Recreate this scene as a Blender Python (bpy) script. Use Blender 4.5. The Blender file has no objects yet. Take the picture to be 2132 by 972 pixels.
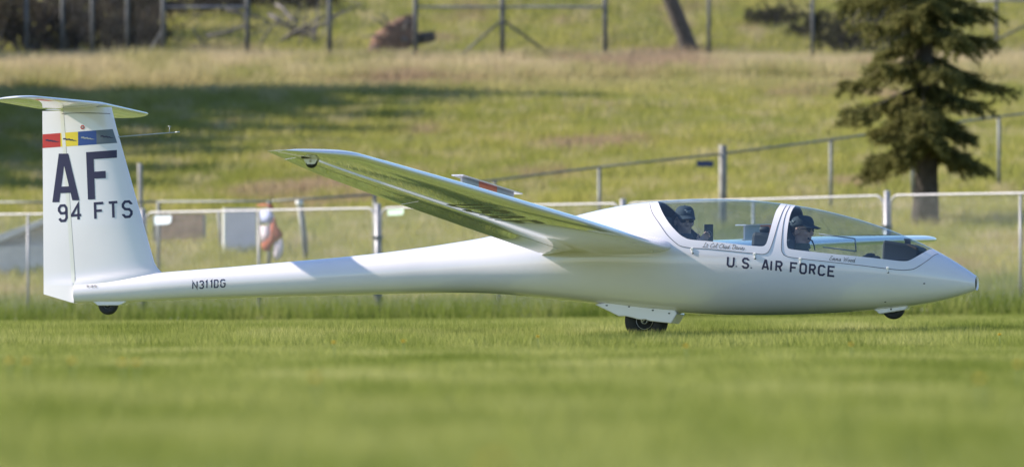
import bpy, bmesh, math, random
import numpy as np
from mathutils import Vector, Matrix
R = math.radians
random.seed(7); rng = np.random.default_rng(7)
sc = bpy.context.scene
COL = sc.collection

# ------------------------------------------------------------------ camera, sky, sun, exposure
F, CX, YH, CH = 19200.0, 1066.0, 627.0, 0.354      # focal length in photo pixels, centre column, horizon row, camera height
cam = bpy.data.cameras.new('camera')
cam.sensor_width = 36.0; cam.lens = 36.0 * F / 2132.0
cam.clip_start = 0.5; cam.clip_end = 6000
cam.dof.use_dof = True; cam.dof.focus_distance = 79.3; cam.dof.aperture_fstop = 4.2
camo = bpy.data.objects.new('camera', cam); COL.objects.link(camo)
camo.location = (0, 0, CH); camo.rotation_euler = (R(90) + math.atan((YH - 486) / F), 0, 0)
sc.camera = camo
SUN_EL, SUN_AZ = R(30), R(13.8)                     # azimuth measured from -X towards +Y
to_sun = Vector((-math.cos(SUN_EL) * math.cos(SUN_AZ), math.cos(SUN_EL) * math.sin(SUN_AZ), math.sin(SUN_EL)))
w = bpy.data.worlds.new('World'); sc.world = w; w.use_nodes = True
sky = w.node_tree.nodes.new('ShaderNodeTexSky'); sky.sky_type = 'NISHITA'; sky.sun_disc = False
sky.ozone_density = 4.0; sky.dust_density = .5; sky.sun_elevation = SUN_EL; sky.sun_rotation = math.atan2(to_sun.x, to_sun.y) % (2 * math.pi)
bgn = w.node_tree.nodes['Background']
w.node_tree.links.new(sky.outputs[0], bgn.inputs[0]); bgn.inputs[1].default_value = 0.11
sl = bpy.data.lights.new('sun', 'SUN'); sl.energy = 5.0; sl.angle = R(0.53); sl.color = (1.0, 0.90, 0.76)
slo = bpy.data.objects.new('sun', sl); COL.objects.link(slo)
slo.rotation_euler = to_sun.to_track_quat('Z', 'Y').to_euler(); slo.location = (-30, 90, 40)
sc.view_settings.view_transform = 'Standard'; sc.view_settings.look = 'None'
sc.view_settings.exposure = 1.0; sc.view_settings.gamma = 1.0; sc.view_settings.use_curve_mapping = False

# ------------------------------------------------------------------ helpers
def tag(o, label=None, cat=None, group=None, kind=None):
    if label: o['label'] = label
    if cat: o['category'] = cat
    if group: o['group'] = group
    if kind: o['kind'] = kind
    return o
def empty(name, loc=(0, 0, 0)):
    o = bpy.data.objects.new(name, None); o.location = loc; o.empty_display_size = .1; COL.objects.link(o); return o
def link(name, me, mat, parent=None, smooth=True):
    if mat is not None:
        for m in (mat if isinstance(mat, (list, tuple)) else [mat]): me.materials.append(m)
    if smooth and len(me.polygons): me.polygons.foreach_set('use_smooth', [True] * len(me.polygons))
    o = bpy.data.objects.new(name, me); COL.objects.link(o)
    if parent is not None: o.parent = parent
    return o
def mesh(name, verts, faces, mat, parent=None, smooth=True):
    me = bpy.data.meshes.new(name); me.from_pydata([tuple(map(float, v)) for v in verts], [], [tuple(map(int, f)) for f in faces]); me.update()
    return link(name, me, mat, parent, smooth)
class MB:
    def __init__(s): s.v = []; s.f = []
    def add(s, v, f):
        b = len(s.v); s.v += [tuple(p) for p in v]; s.f += [tuple(i + b for i in q) for q in f]
    def box(s, c, d, M=None):
        v = [Vector((c[0] + sx * d[0] / 2, c[1] + sy * d[1] / 2, c[2] + sz * d[2] / 2)) for sz in (-1, 1) for sy in (-1, 1) for sx in (-1, 1)]
        if M is not None: v = [M @ p for p in v]
        s.add(v, [(0, 2, 3, 1), (4, 5, 7, 6), (0, 1, 5, 4), (2, 6, 7, 3), (0, 4, 6, 2), (1, 3, 7, 5)])
    def tube(s, pts, r, n=8, cap=True):
        pts = [Vector(p) for p in pts]; rs = r if isinstance(r, (list, tuple)) else [r] * len(pts)
        ring = []; up = Vector((0, 0, 1)); b = len(s.v)
        for i, p in enumerate(pts):
            d = (pts[min(i + 1, len(pts) - 1)] - pts[max(i - 1, 0)]).normalized()
            if i == 0:
                a = d.cross(up if abs(d.z) < .9 else Vector((1, 0, 0))).normalized()
            else: a = (a - d * a.dot(d)).normalized()
            c = d.cross(a)
            for k in range(n):
                t = 2 * math.pi * k / n; s.v.append(tuple(p + (a * math.cos(t) + c * math.sin(t)) * rs[i]))
        m = len(pts)
        for i in range(m - 1):
            for k in range(n):
                s.f.append((b + i * n + k, b + i * n + (k + 1) % n, b + (i + 1) * n + (k + 1) % n, b + (i + 1) * n + k))
        if cap:
            s.f.append(tuple(b + k for k in range(n))[::-1]); s.f.append(tuple(b + (m - 1) * n + k for k in range(n)))
    def ell(s, c, r, nu=20, nv=12, M=None):
        b = len(s.v); c = Vector(c)
        def put(p): s.v.append(tuple((M @ (c + p)) if M is not None else (c + p)))
        put(Vector((0, 0, -r[2])))
        for j in range(1, nv):
            a = -math.pi / 2 + math.pi * j / nv
            for i in range(nu):
                t = 2 * math.pi * i / nu
                put(Vector((r[0] * math.cos(a) * math.cos(t), r[1] * math.cos(a) * math.sin(t), r[2] * math.sin(a))))
        put(Vector((0, 0, r[2]))); e = len(s.v) - 1
        for i in range(nu): s.f.append((b, b + 1 + (i + 1) % nu, b + 1 + i)); s.f.append((e, e - nu + i, e - nu + (i + 1) % nu))
        for j in range(nv - 2):
            for i in range(nu):
                p = b + 1 + j * nu; s.f.append((p + i, p + (i + 1) % nu, p + nu + (i + 1) % nu, p + nu + i))
    def lathe(s, prof, axis_o, axis, n=32, closed=False):
        axis = Vector(axis).normalized(); a = axis.orthogonal().normalized(); c = axis.cross(a); b = len(s.v); o = Vector(axis_o)
        for (h, r) in prof:
            for k in range(n):
                t = 2 * math.pi * k / n; s.v.append(tuple(o + axis * h + (a * math.cos(t) + c * math.sin(t)) * r))
        for i in range(len(prof) - 1):
            for k in range(n): s.f.append((b + i * n + k, b + (i + 1) * n + k, b + (i + 1) * n + (k + 1) % n, b + i * n + (k + 1) % n))
    def build(s, name, mat, parent=None, smooth=True): return mesh(name, s.v, s.f, mat, parent, smooth)
def bevel(o, wd, seg=2):
    m = o.modifiers.new('bevel', 'BEVEL'); m.width = wd; m.segments = seg; m.limit_method = 'ANGLE'; m.angle_limit = R(35); return o
def fast_tris(name, V, rnd, mat, parent=None):
    """V: (n,3,3) triangles, rnd: (n,) value per triangle stored on its points"""
    n = len(V); me = bpy.data.meshes.new(name)
    me.vertices.add(n * 3); me.vertices.foreach_set('co', V.reshape(-1).astype(np.float32))
    me.loops.add(n * 3); me.loops.foreach_set('vertex_index', np.arange(n * 3, dtype=np.int32))
    me.polygons.add(n); me.polygons.foreach_set('loop_start', np.arange(0, n * 3, 3, dtype=np.int32))
    me.update(calc_edges=True)
    a = me.attributes.new('rnd', 'FLOAT', 'POINT'); a.data.foreach_set('value', np.repeat(rnd, 3).astype(np.float32))
    return link(name, me, mat, parent, False)

# ------------------------------------------------------------------ materials
def newmat(name):
    m = bpy.data.materials.new(name); m.use_nodes = True
    nt = m.node_tree; return m, nt, nt.nodes['Principled BSDF'], nt.links
def pmat(name, col, rough=.5, metal=0, spec=.5, coat=0, noise=0, nscale=20, bump=0, bscale=60):
    m, nt, p, L = newmat(name)
    p.inputs['Base Color'].default_value = (*col, 1); p.inputs['Roughness'].default_value = rough
    p.inputs['Metallic'].default_value = metal; p.inputs['Specular IOR Level'].default_value = spec
    p.inputs['Coat Weight'].default_value = coat; p.inputs['Coat Roughness'].default_value = .04
    if noise:
        t = nt.nodes.new('ShaderNodeTexNoise'); t.inputs['Scale'].default_value = nscale; t.inputs['Detail'].default_value = 5
        c = nt.nodes.new('ShaderNodeTexCoord'); L.new(c.outputs['Object'], t.inputs['Vector'])
        r = nt.nodes.new('ShaderNodeMapRange'); r.inputs[1].default_value = .3; r.inputs[2].default_value = .7
        r.inputs[3].default_value = 1 - noise; r.inputs[4].default_value = 1 + noise; L.new(t.outputs[0], r.inputs[0])
        mx = nt.nodes.new('ShaderNodeVectorMath'); mx.operation = 'SCALE'; mx.inputs[0].default_value = col
        L.new(r.outputs[0], mx.inputs['Scale']); L.new(mx.outputs[0], p.inputs['Base Color'])
    if bump:
        t = nt.nodes.new('ShaderNodeTexNoise'); t.inputs['Scale'].default_value = bscale; t.inputs['Detail'].default_value = 4
        b = nt.nodes.new('ShaderNodeBump'); b.inputs['Strength'].default_value = bump; b.inputs['Distance'].default_value = .02
        L.new(t.outputs[0], b.inputs['Height']); L.new(b.outputs[0], p.inputs['Normal'])
    return m
def gelcoat():
    m, nt, p, L = newmat('white_gelcoat')
    p.inputs['Base Color'].default_value = (.82, .78, .84, 1); p.inputs['Roughness'].default_value = .10
    p.inputs['IOR'].default_value = 1.5; p.inputs['Coat Weight'].default_value = 1.0; p.inputs['Coat Roughness'].default_value = .02
    t = nt.nodes.new('ShaderNodeTexNoise'); t.inputs['Scale'].default_value = 3; t.inputs['Detail'].default_value = 6
    c = nt.nodes.new('ShaderNodeTexCoord'); L.new(c.outputs['Object'], t.inputs['Vector'])
    t2 = nt.nodes.new('ShaderNodeTexNoise'); t2.inputs['Scale'].default_value = 1.6; t2.inputs['Detail'].default_value = 8; L.new(c.outputs['Object'], t2.inputs['Vector'])
    r2 = nt.nodes.new('ShaderNodeMapRange'); r2.inputs[1].default_value = .35; r2.inputs[2].default_value = .7; r2.inputs[3].default_value = .95; r2.inputs[4].default_value = 1.02; L.new(t2.outputs[0], r2.inputs[0])
    k2 = nt.nodes.new('ShaderNodeVectorMath'); k2.operation = 'SCALE'; k2.inputs[0].default_value = (.82, .78, .84); L.new(r2.outputs[0], k2.inputs['Scale']); L.new(k2.outputs[0], p.inputs['Base Color'])
    r = nt.nodes.new('ShaderNodeMapRange'); r.inputs[1].default_value = .35; r.inputs[2].default_value = .75
    r.inputs[3].default_value = .05; r.inputs[4].default_value = .13; L.new(t.outputs[0], r.inputs[0]); L.new(r.outputs[0], p.inputs['Roughness'])
    return m
def glassmat():
    m = bpy.data.materials.new('canopy_perspex'); m.use_nodes = True; nt = m.node_tree; nt.nodes.clear(); L = nt.links
    o = nt.nodes.new('ShaderNodeOutputMaterial'); t = nt.nodes.new('ShaderNodeBsdfTransparent'); t.inputs[0].default_value = (.76, .84, .88, 1)
    g = nt.nodes.new('ShaderNodeBsdfGlossy'); g.inputs['Roughness'].default_value = .015; g.inputs[0].default_value = (1, 1, 1, 1)
    geo = nt.nodes.new('ShaderNodeNewGeometry'); dt = nt.nodes.new('ShaderNodeVectorMath'); dt.operation = 'DOT_PRODUCT'
    L.new(geo.outputs['Incoming'], dt.inputs[0]); L.new(geo.outputs['Normal'], dt.inputs[1])
    def mth(op, a, b=None):
        m_ = nt.nodes.new('ShaderNodeMath'); m_.operation = op
        for i, v_ in enumerate((a, b)):
            if v_ is None: continue
            if isinstance(v_, (int, float)): m_.inputs[i].default_value = v_
            else: L.new(v_, m_.inputs[i])
        return m_.outputs[0]
    # Schlick reflectance of a thin sheet, the same from both faces
    fr = mth('ADD', mth('MULTIPLY', mth('POWER', mth('SUBTRACT', 1.0, mth('ABSOLUTE', dt.outputs['Value'])), 5.0), .91), .09)
    mx = nt.nodes.new('ShaderNodeMixShader'); L.new(fr, mx.inputs[0]); L.new(t.outputs[0], mx.inputs[1]); L.new(g.outputs[0], mx.inputs[2]); L.new(mx.outputs[0], o.inputs[0])
    return m
def grassmat(name, stops, scale, transl=.45, rndw=.35, yscale=1.0, seed=0.0, scale2=None):
    m = bpy.data.materials.new(name); m.use_nodes = True; nt = m.node_tree; nt.nodes.clear(); L = nt.links; N = nt.nodes.new
    o = N('ShaderNodeOutputMaterial'); geo = N('ShaderNodeNewGeometry')
    mp = N('ShaderNodeMapping'); mp.inputs['Location'].default_value = (seed, seed * 1.7, 0); mp.inputs['Scale'].default_value = (1, yscale, 1)
    L.new(geo.outputs['Position'], mp.inputs['Vector'])
    t = N('ShaderNodeTexNoise'); t.inputs['Scale'].default_value = scale; t.inputs['Detail'].default_value = 6; t.inputs['Roughness'].default_value = .62
    L.new(mp.outputs[0], t.inputs['Vector'])
    r = N('ShaderNodeMapRange'); r.inputs[1].default_value = .3; r.inputs[2].default_value = .7; L.new(t.outputs[0], r.inputs[0])
    at = N('ShaderNodeAttribute'); at.attribute_name = 'rnd'
    mix = N('ShaderNodeMix'); mix.data_type = 'FLOAT'; mix.inputs[0].default_value = rndw; L.new(r.outputs[0], mix.inputs[2]); L.new(at.outputs['Fac'], mix.inputs[3])
    cr = N('ShaderNodeValToRGB'); e = cr.color_ramp.elements
    while len(e) < len(stops): e.new(.5)
    for k, (p, c) in enumerate(stops): e[k].position = p; e[k].color = (*c, 1)
    L.new(mix.outputs[0], cr.inputs[0])
    d = N('ShaderNodeBsdfDiffuse'); tr = N('ShaderNodeBsdfTranslucent'); L.new(cr.outputs[0], d.inputs[0]); L.new(cr.outputs[0], tr.inputs[0])
    ms = N('ShaderNodeMixShader'); ms.inputs[0].default_value = transl; L.new(d.outputs[0], ms.inputs[1]); L.new(tr.outputs[0], ms.inputs[2]); L.new(ms.outputs[0], o.inputs[0])
    return m
M = {}
M['gel'] = gelcoat(); M['glass'] = glassmat()
M['navy'] = pmat('dark_blue_paint', (.026, .022, .075), .35)
M['red'] = pmat('red_paint', (.52, .035, .03), .3); M['yellow'] = pmat('yellow_paint', (.80, .62, .04), .3)
M['blue'] = pmat('blue_paint', (.025, .07, .30), .3); M['greyp'] = pmat('grey_blue_paint', (.12, .15, .20), .3)
M['palegrey'] = pmat('pale_grey_paint', (.35, .38, .42), .4)
M['seam'] = pmat('dark_seam', (.10, .10, .12), .7)
M['seam2'] = pmat('tan_gap', (.30, .25, .23), .7)
M['lining'] = pmat('cockpit_lining', (.045, .055, .075), .8, noise=.2, nscale=30)
M['black'] = pmat('black_plastic', (.018, .019, .022), .55, bump=.1, bscale=120)
M['pod'] = pmat('charcoal_leatherette', (.030, .033, .040), .6, bump=.25, bscale=200)
M['rubber'] = pmat('tyre_rubber', (.022, .022, .024), .75, noise=.3, nscale=15)
M['steel'] = pmat('steel', (.55, .55, .56), .3, 1)
M['alu'] = pmat('grey_aluminium', (.36, .37, .40), .45, .4)
M['orange'] = pmat('orange_paint', (.80, .12, .03), .4)
M['tape'] = pmat('hinge_tape', (.78, .77, .74), .3)
M['galv'] = pmat('galvanised_pipe', (.36, .355, .39), .5, .3, noise=.12, nscale=6)
M['galvdull'] = pmat('weathered_pipe', (.19, .20, .20), .6, .2, noise=.25, nscale=4)
M['darkpipe'] = pmat('dark_weathered_pipe', (.11, .115, .12), .65, .2, noise=.25, nscale=4)
M['wire'] = pmat('chain_wire', (.55, .55, .57), .5, .5)
M['wire2'] = pmat('old_chain_wire', (.10, .10, .11), .6, .4)
M['skin'] = pmat('skin', (.55, .33, .26), .5, noise=.06, nscale=40)
M['skin2'] = pmat('ruddy_skin', (.60, .34, .27), .5, noise=.06, nscale=40)
M['suit'] = pmat('dark_jacket_cloth', (.035, .045, .065), .9, noise=.2, nscale=25, bump=.3, bscale=90)
M['suit2'] = pmat('olive_flight_suit', (.09, .10, .065), .9, noise=.2, nscale=25, bump=.3, bscale=90)
M['cap'] = pmat('dark_teal_cap_cloth', (.028, .045, .065), .85, noise=.15, nscale=60, bump=.2, bscale=250)
M['lens'] = pmat('dark_lens', (.008, .008, .01), .08)
M['hair'] = pmat('dark_hair', (.03, .022, .018), .7)
M['phone'] = pmat('phone_black', (.012, .014, .02), .2)
M['whitep'] = pmat('white_paint', (.78, .78, .78), .45)
M['lawn'] = grassmat('lawn_blades', [(0, (.095, .135, .022)), (.35, (.195, .23, .052)), (.7, (.35, .36, .12)), (1, (.54, .49, .25))], .75, yscale=.22, rndw=.3)
M['tall'] = grassmat('tall_grass_blades', [(0, (.07, .115, .02)), (.5, (.16, .205, .045)), (1, (.32, .32, .12))], .7, seed=5)
M['ground'] = pmat('soil_under_grass', (.11, .15, .025), .95, noise=.4, nscale=.6)

# ------------------------------------------------------------------ terrain
def sstep(a, b, x):
    t = np.clip((x - a) / (b - a), 0, 1); return t * t * (3 - 2 * t)
def hillnoise(x, y, s):
    return (np.sin(x * .9 / s + y * .37 / s + 1.3) + np.sin(-x * .43 / s + y * .81 / s + 4.1) + .6 * np.sin(x * 1.9 / s - y * 1.3 / s + .7) + .5 * np.sin(x * 2.7 / s + y * 2.2 / s + 2.2)) / 3.1
def terrain(x, y):
    x = np.asarray(x, float); y = np.asarray(y, float)
    y0 = 152.5 - .95 * np.clip(x, -14, 14)
    t = (y - y0) / (240 - y0)
    tt = np.where(t > 0, t * t / (t + .05), 0)
    z = 6.75 * np.minimum(tt, 1.0)
    up = np.maximum(y - 246, 0)
    z = np.where(t > 1.0, 6.5 - .12 * sstep(240, 246, y) + np.where(up < 60, .105 * up + .0004 * up * up, .105 * 60 + 1.44 + .05 * (up - 60)), z)
    z = z + .012 * np.clip(x, -15, 15) * sstep(90, 150, y) * (1 - sstep(150, 200, y))
    amp = .012 + .02 * sstep(86, 120, y) + .10 * sstep(160, 185, y)
    near = np.exp(-((x - 1.2) ** 2 + (y - 80) ** 2) / 18.0)
    swell = .06 * sstep(79.5, 92, y) - .06 * sstep(96, 130, y)
    return z + swell + amp * hillnoise(x, y, 1.6) * (1 - near)
def ground_at(px, py, d0=60, d1=330):
    d = np.linspace(d0, d1, 6000); x = (px - CX) / F * d; zr = CH + (YH - py) / F * d
    k = np.argmax(terrain(x, d) >= zr)
    return Vector((x[k], d[k], float(terrain(x[k], d[k]))))
def at(px, py, d): return Vector(((px - CX) / F * d, d, CH + (YH - py) / F * d))
gx = np.unique(np.concatenate([np.linspace(-24, 24, 97), [-3000, -1500, -700, -350, -180, -110, -80, -60, -50, -42, -36, -32, -28, 28, 32, 36, 42, 50, 60, 80, 110, 180, 350, 700, 1500, 3000]]))
gy = np.unique(np.concatenate([np.linspace(-10, 140, 151), np.linspace(140, 310, 341), [-3000, -1000, -300, -100, -40, -20, 320, 340, 360, 400, 480, 600, 900, 1600, 3000]]))
GX, GY = np.meshgrid(gx, gy); GZ = terrain(GX, GY); GZ = np.where(GY > 330, np.minimum(GZ, 20), GZ)
nx = len(gx); gv = np.stack([GX, GY, GZ], -1).reshape(-1, 3)
gf = [(j * nx + i, j * nx + i + 1, (j + 1) * nx + i + 1, (j + 1) * nx + i) for j in range(len(gy) - 1) for i in range(nx - 1)]

def hill_nodes(nt, L, out_color_socket, fine=True):
    N = nt.nodes.new
    geo = N('ShaderNodeNewGeometry')
    def noise(scale, det=5, ro=.6, loc=(0, 0, 0), sy=1):
        mp = N('ShaderNodeMapping'); mp.inputs['Location'].default_value = loc; mp.inputs['Scale'].default_value = (1, sy, 1)
        L.new(geo.outputs['Position'], mp.inputs[0]); t = N('ShaderNodeTexNoise'); t.inputs['Scale'].default_value = scale
        t.inputs['Detail'].default_value = det; t.inputs['Roughness'].default_value = ro; L.new(mp.outputs[0], t.inputs['Vector'])
        r = N('ShaderNodeMapRange'); r.inputs[1].default_value = .32; r.inputs[2].default_value = .68; L.new(t.outputs[0], r.inputs[0]); return r.outputs[0]
    n1 = noise(.5, loc=(3, 8, 0), sy=.45); n2 = noise(1.1, loc=(9, 1, 0), sy=.6)
    sep = N('ShaderNodeSeparateXYZ'); L.new(geo.outputs['Position'], sep.inputs[0])
    def mrange(s, a, b, c=0, d=1):
        r = N('ShaderNodeMapRange'); r.interpolation_type = 'SMOOTHSTEP'
        for i, v in enumerate((a, b, c, d)): r.inputs[1 + i].default_value = v
        L.new(s, r.inputs[0]); return r.outputs[0]
    def math_(op, a, b):
        m = N('ShaderNodeMath'); m.operation = op
        for i, v in enumerate((a, b)):
            if isinstance(v, (int, float)): m.inputs[i].default_value = v
            else: L.new(v, m.inputs[i])
        m.use_clamp = True; return m.outputs[0]
    # dry straw belt along the crest, lusher lower slope, bare reddish earth patches
    dry = math_('MULTIPLY', mrange(sep.outputs['Y'], 222, 239), mrange(sep.outputs['Y'], 246, 243))
    dry = math_('MULTIPLY', dry, mrange(n1, -.3, .8))
    dry2 = math_('MULTIPLY', mrange(n2, .45, .9), .7)
    dryt = math_('MAXIMUM', dry, dry2)
    at_ = N('ShaderNodeAttribute'); at_.attribute_name = 'rnd'
    def mixc(f, a, b):
        m = N('ShaderNodeMix'); m.data_type = 'RGBA'
        if isinstance(f, float): m.inputs[0].default_value = f
        else: L.new(f, m.inputs[0])
        for i, v in ((6, a), (7, b)):
            if isinstance(v, tuple): m.inputs[i].default_value = (*v, 1)
            else: L.new(v, m.inputs[i])
        return m.outputs[2]
    green = mixc(n1, (.245, .28, .06), (.46, .43, .125))
    green = mixc(mrange(at_.outputs['Fac'], 0, 1, 0, .5), green, (.24, .23, .09))
    straw = mixc(at_.outputs['Fac'], (.48, .40, .25), (.60, .51, .34))
    c = mixc(dryt, green, straw)
    n3 = noise(.22, loc=(21, 4, 0), sy=.5); earth = mrange(n3, .64, .95, 0, .85)
    c = mixc(earth, c, (.38, .275, .20))
    return c
def hillmat(name, transl):
    m = bpy.data.materials.new(name); m.use_nodes = True; nt = m.node_tree; nt.nodes.clear(); L = nt.links
    o = nt.nodes.new('ShaderNodeOutputMaterial'); c = hill_nodes(nt, L, None)
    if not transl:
        k_ = nt.nodes.new('ShaderNodeVectorMath'); k_.operation = 'SCALE'; k_.inputs['Scale'].default_value = .5; L.new(c, k_.inputs[0]); c = k_.outputs[0]  # turf colour darkened to paint in the shade between the grass blades
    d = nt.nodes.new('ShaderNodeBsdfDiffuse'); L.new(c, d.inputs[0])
    if transl:
        t = nt.nodes.new('ShaderNodeBsdfTranslucent'); L.new(c, t.inputs[0]); ms = nt.nodes.new('ShaderNodeMixShader'); ms.inputs[0].default_value = transl
        L.new(d.outputs[0], ms.inputs[1]); L.new(t.outputs[0], ms.inputs[2]); L.new(ms.outputs[0], o.inputs[0])
    else: L.new(d.outputs[0], o.inputs[0])
    return m
M['hillgrass'] = hillmat('hillside_grass_blades', .4); M['hillsoil_shaded'] = hillmat('hillside_turf_painted_shade', 0)
go = mesh('ground', gv, gf, [M['ground'], M['hillsoil_shaded']], None, True); tag(go, kind='structure')
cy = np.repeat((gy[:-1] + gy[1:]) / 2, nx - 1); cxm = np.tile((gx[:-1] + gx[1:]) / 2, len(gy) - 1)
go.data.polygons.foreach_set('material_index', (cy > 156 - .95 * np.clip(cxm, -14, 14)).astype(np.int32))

def blades(name, n, ysamp, hgt, wid, mat, label, cat, lean=.35, halfw=lambda y: .062 * y + 1.5, keep=None, thin=True):
    y = ysamp(n); x = (rng.random(n) * 2 - 1) * halfw(y)
    if keep is not None:
        k = keep(x, y); x, y = x[k], y[k]
    n = len(x); z = terrain(x, y) - .01
    h = hgt * (.55 + .75 * rng.random(n)); th = rng.random(n) * np.pi; ww = wid * (.6 + .8 * rng.random(n)) / 2
    ld = rng.random(n) * 2 * np.pi; ll = h * lean * rng.random(n)
    V = np.zeros((n, 3, 3))
    V[:, 0] = np.stack([x - ww * np.cos(th), y - ww * np.sin(th), z], -1); V[:, 1] = np.stack([x + ww * np.cos(th), y + ww * np.sin(th), z], -1)
    V[:, 2] = np.stack([x + ll * np.cos(ld), y + ll * np.sin(ld), z + h], -1)
    o = fast_tris(name, V, rng.random(n), mat); return tag(o, label, cat, kind='stuff')
def area_y(a, b):  # density proportional to strip width
    def f(n):
        u = rng.random(n); A = .062; B = 1.5; ca = A * a * a / 2 + B * a; cb = A * b * b / 2 + B * b; c = ca + u * (cb - ca)
        return (-B + np.sqrt(B * B + 2 * A * c)) / A
    return f
fence_y = lambda x: 152.3 - .97 * x
blades('lawn_grass', 420000, area_y(9, 68), .060, .0055, M['lawn'], 'short mown green lawn in front of the glider', 'grass', lean=1.1)
blades('lawn_grass', 460000, area_y(66, 163), .095, .009, M['lawn'], 'short mown green lawn beyond the glider up to the fence', 'grass', lean=1.0, keep=lambda x, y: y < fence_y(x) - 3)
blades('lawn_grass', 150000, area_y(66, 92), .112, .007, M['lawn'], 'longer fine blades of lawn around the glider wheel', 'grass', lean=.8)
blades('fence_grass', 120000, lambda n: 140 + 26 * rng.random(n), .42, .022, M['tall'], 'uncut tall green grass along the foot of the panel fence', 'grass', lean=.6, halfw=lambda y: .062 * y + 2,
       keep=lambda x, y: (y > fence_y(x) - 3.2) & (y < fence_y(x) + 7 + 3 * np.sin(x)))
blades('hillside_grass', 560000, lambda n: 146 + 98 * rng.random(n), .24, .026, M['hillgrass'], 'mixed green and straw coloured grass on the hillside', 'grass', lean=.9, halfw=lambda y: .062 * y + 3, keep=lambda x, y: y > fence_y(x) + 4)
blades('hillside_grass', 110000, lambda n: 232 + 12 * rng.random(n), .42, .03, M['hillgrass'], 'dry straw grass along the crest below the high fence', 'grass', lean=.6, halfw=lambda y: .062 * y + 3)
blades('upper_grass', 260000, lambda n: 243 + 60 * rng.random(n), .30, .035, M['hillgrass'], 'green grass on the slope behind the high fence', 'grass', lean=.9, halfw=lambda y: .062 * y + 3)

# ------------------------------------------------------------------ the glider: frame and outlines
PHI, ROLL = R(17.6), .031
PO = Vector((1.175, 80, 0))
glider = empty('glider', PO); glider.rotation_euler = (-ROLL, 0, -PHI)
tag(glider, 'white two-seat glider with dark blue U.S. AIR FORCE lettering rolling on grass', 'glider')
RM = (Matrix.Rotation(-PHI, 3, 'Z') @ Matrix.Rotation(-ROLL, 3, 'X')); RT = RM.transposed()
CL = RT @ (Vector((0, 0, CH)) - PO)
def PP(px, py, yp=0.0):
    d = RT @ Vector(((px - CX) / F, 1, (YH - py) / F)); t = (yp - CL.y) / d.y
    return CL + d * t
def onsurf(px, py, hw, off=0.0):
    y = 0.0
    for _ in range(12):
        p = PP(px, py, y); y = .5 * y + .5 * (-hw(p.x, p.z) - off)
    p = PP(px, py, -hw(p.x, p.z) - off); return p
def smooth_curve(xs, ys, xq, sig):
    xs = np.asarray(xs); ys = np.asarray(ys); o = np.argsort(xs); xs, ys = xs[o], ys[o]
    d = np.linspace(xs[0], xs[-1], 4000); y = np.interp(d, xs, ys); h = d[1] - d[0]; n = int(sig * 3 / h) + 1
    k = np.exp(-.5 * (np.arange(-n, n + 1) * h / sig) ** 2); k /= k.sum()
    yp = np.concatenate([2 * y[0] - y[n:0:-1], y, 2 * y[-1] - y[-2:-n - 2:-1]])
    return np.interp(xq, d, np.convolve(yp, k, 'valid'))
topx = [(150, 590), (240, 578), (335, 567), (400, 562), (500, 554), (600, 545), (700, 536.5), (800, 526), (900, 512.5), (1000, 496.5), (1100, 475), (1160, 460), (1216, 445), (1250, 437), (1300, 427), (1350, 421), (1400, 416.5), (1450, 414), (1500, 414), (1550, 416), (1600, 420), (1650, 426.5), (1700, 434.5), (1750, 446), (1800, 460), (1850, 477), (1900, 497.5), (1950, 521.5), (2000, 551), (2037, 577)]
botx = [(150, 630.5), (240, 629.5), (300, 627), (400, 623), (500, 620), (600, 617), (700, 614.5), (800, 612), (900, 610), (950, 609.5), (1000, 610), (1050, 612.5), (1100, 617), (1150, 622), (1200, 627.5), (1250, 633.5), (1300, 640), (1350, 646), (1400, 650.5), (1450, 654), (1500, 656), (1600, 656), (1700, 653), (1800, 647.5), (1850, 643), (1900, 637.5), (1950, 629), (2000, 616), (2037, 603)]
tp = np.array([PP(*p)[:] for p in topx]); bp = np.array([PP(*p)[:] for p in botx])
XT, XN = PP(158, 610).x, PP(2034, 590).x
XS = np.linspace(XT - .02, XN + .02, 1000)
ZT = smooth_curve(tp[:, 0], tp[:, 2], XS, .07); ZB = smooth_curve(bp[:, 0], bp[:, 2], XS, .07)
px2x = lambda px, py=560: PP(px, py).x
wx = [(158, .072), (335, .118), (700, .165), (900, .20), (1000, .235), (1100, .285), (1200, .325), (1300, .345), (1400, .36), (1500, .368), (1600, .365), (1700, .350), (1800, .315), (1900, .243), (1960, .180), (2010, .105), (2037, .06)]
WW = smooth_curve([px2x(a) for a, b in wx], [b for a, b in wx], XS, .12)
def zt(x): return np.interp(x, XS, ZT)
def zb(x): return np.interp(x, XS, ZB)
def wmax(x): return np.interp(x, XS, WW)
def zcf(x):
    h = zt(x) - zb(x); k = np.interp(x, [px2x(700), px2x(1300), px2x(1750), px2x(2036)], [.5, .47, .45, .5]); return zb(x) + k * h
def eup(x): return np.interp(x, [px2x(1000), px2x(1500), px2x(1900), px2x(2037)], [2.0, 2.15, 2.1, 2.0])
def hwf(x, z):
    """half width of the fuselage at height z"""
    c = zcf(x); h = np.where(z > c, zt(x) - c, c - zb(x)); n = np.where(z > c, eup(x), 2.25 + 0 * np.asarray(x))
    u = np.clip(np.abs(z - c) / np.maximum(h, 1e-6), 0, 1); return float(wmax(x) * np.maximum(1 - u ** n, 0) ** (1 / n))
def section(x, n, scale=1.0):
    c, a, b, wv, nu = zcf(x), zt(x) - zcf(x), zcf(x) - zb(x), wmax(x), eup(x); out = []
    for k in range(n):
        t = 2 * math.pi * k / n; ct, st = math.cos(t), math.sin(t); e = nu if st > 0 else 2.25
        out.append((x, math.copysign(abs(ct) ** (2 / e), ct) * wv * scale, c + math.copysign(abs(st) ** (2 / e), st) * (a if st > 0 else b) * scale))
    return out
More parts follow.
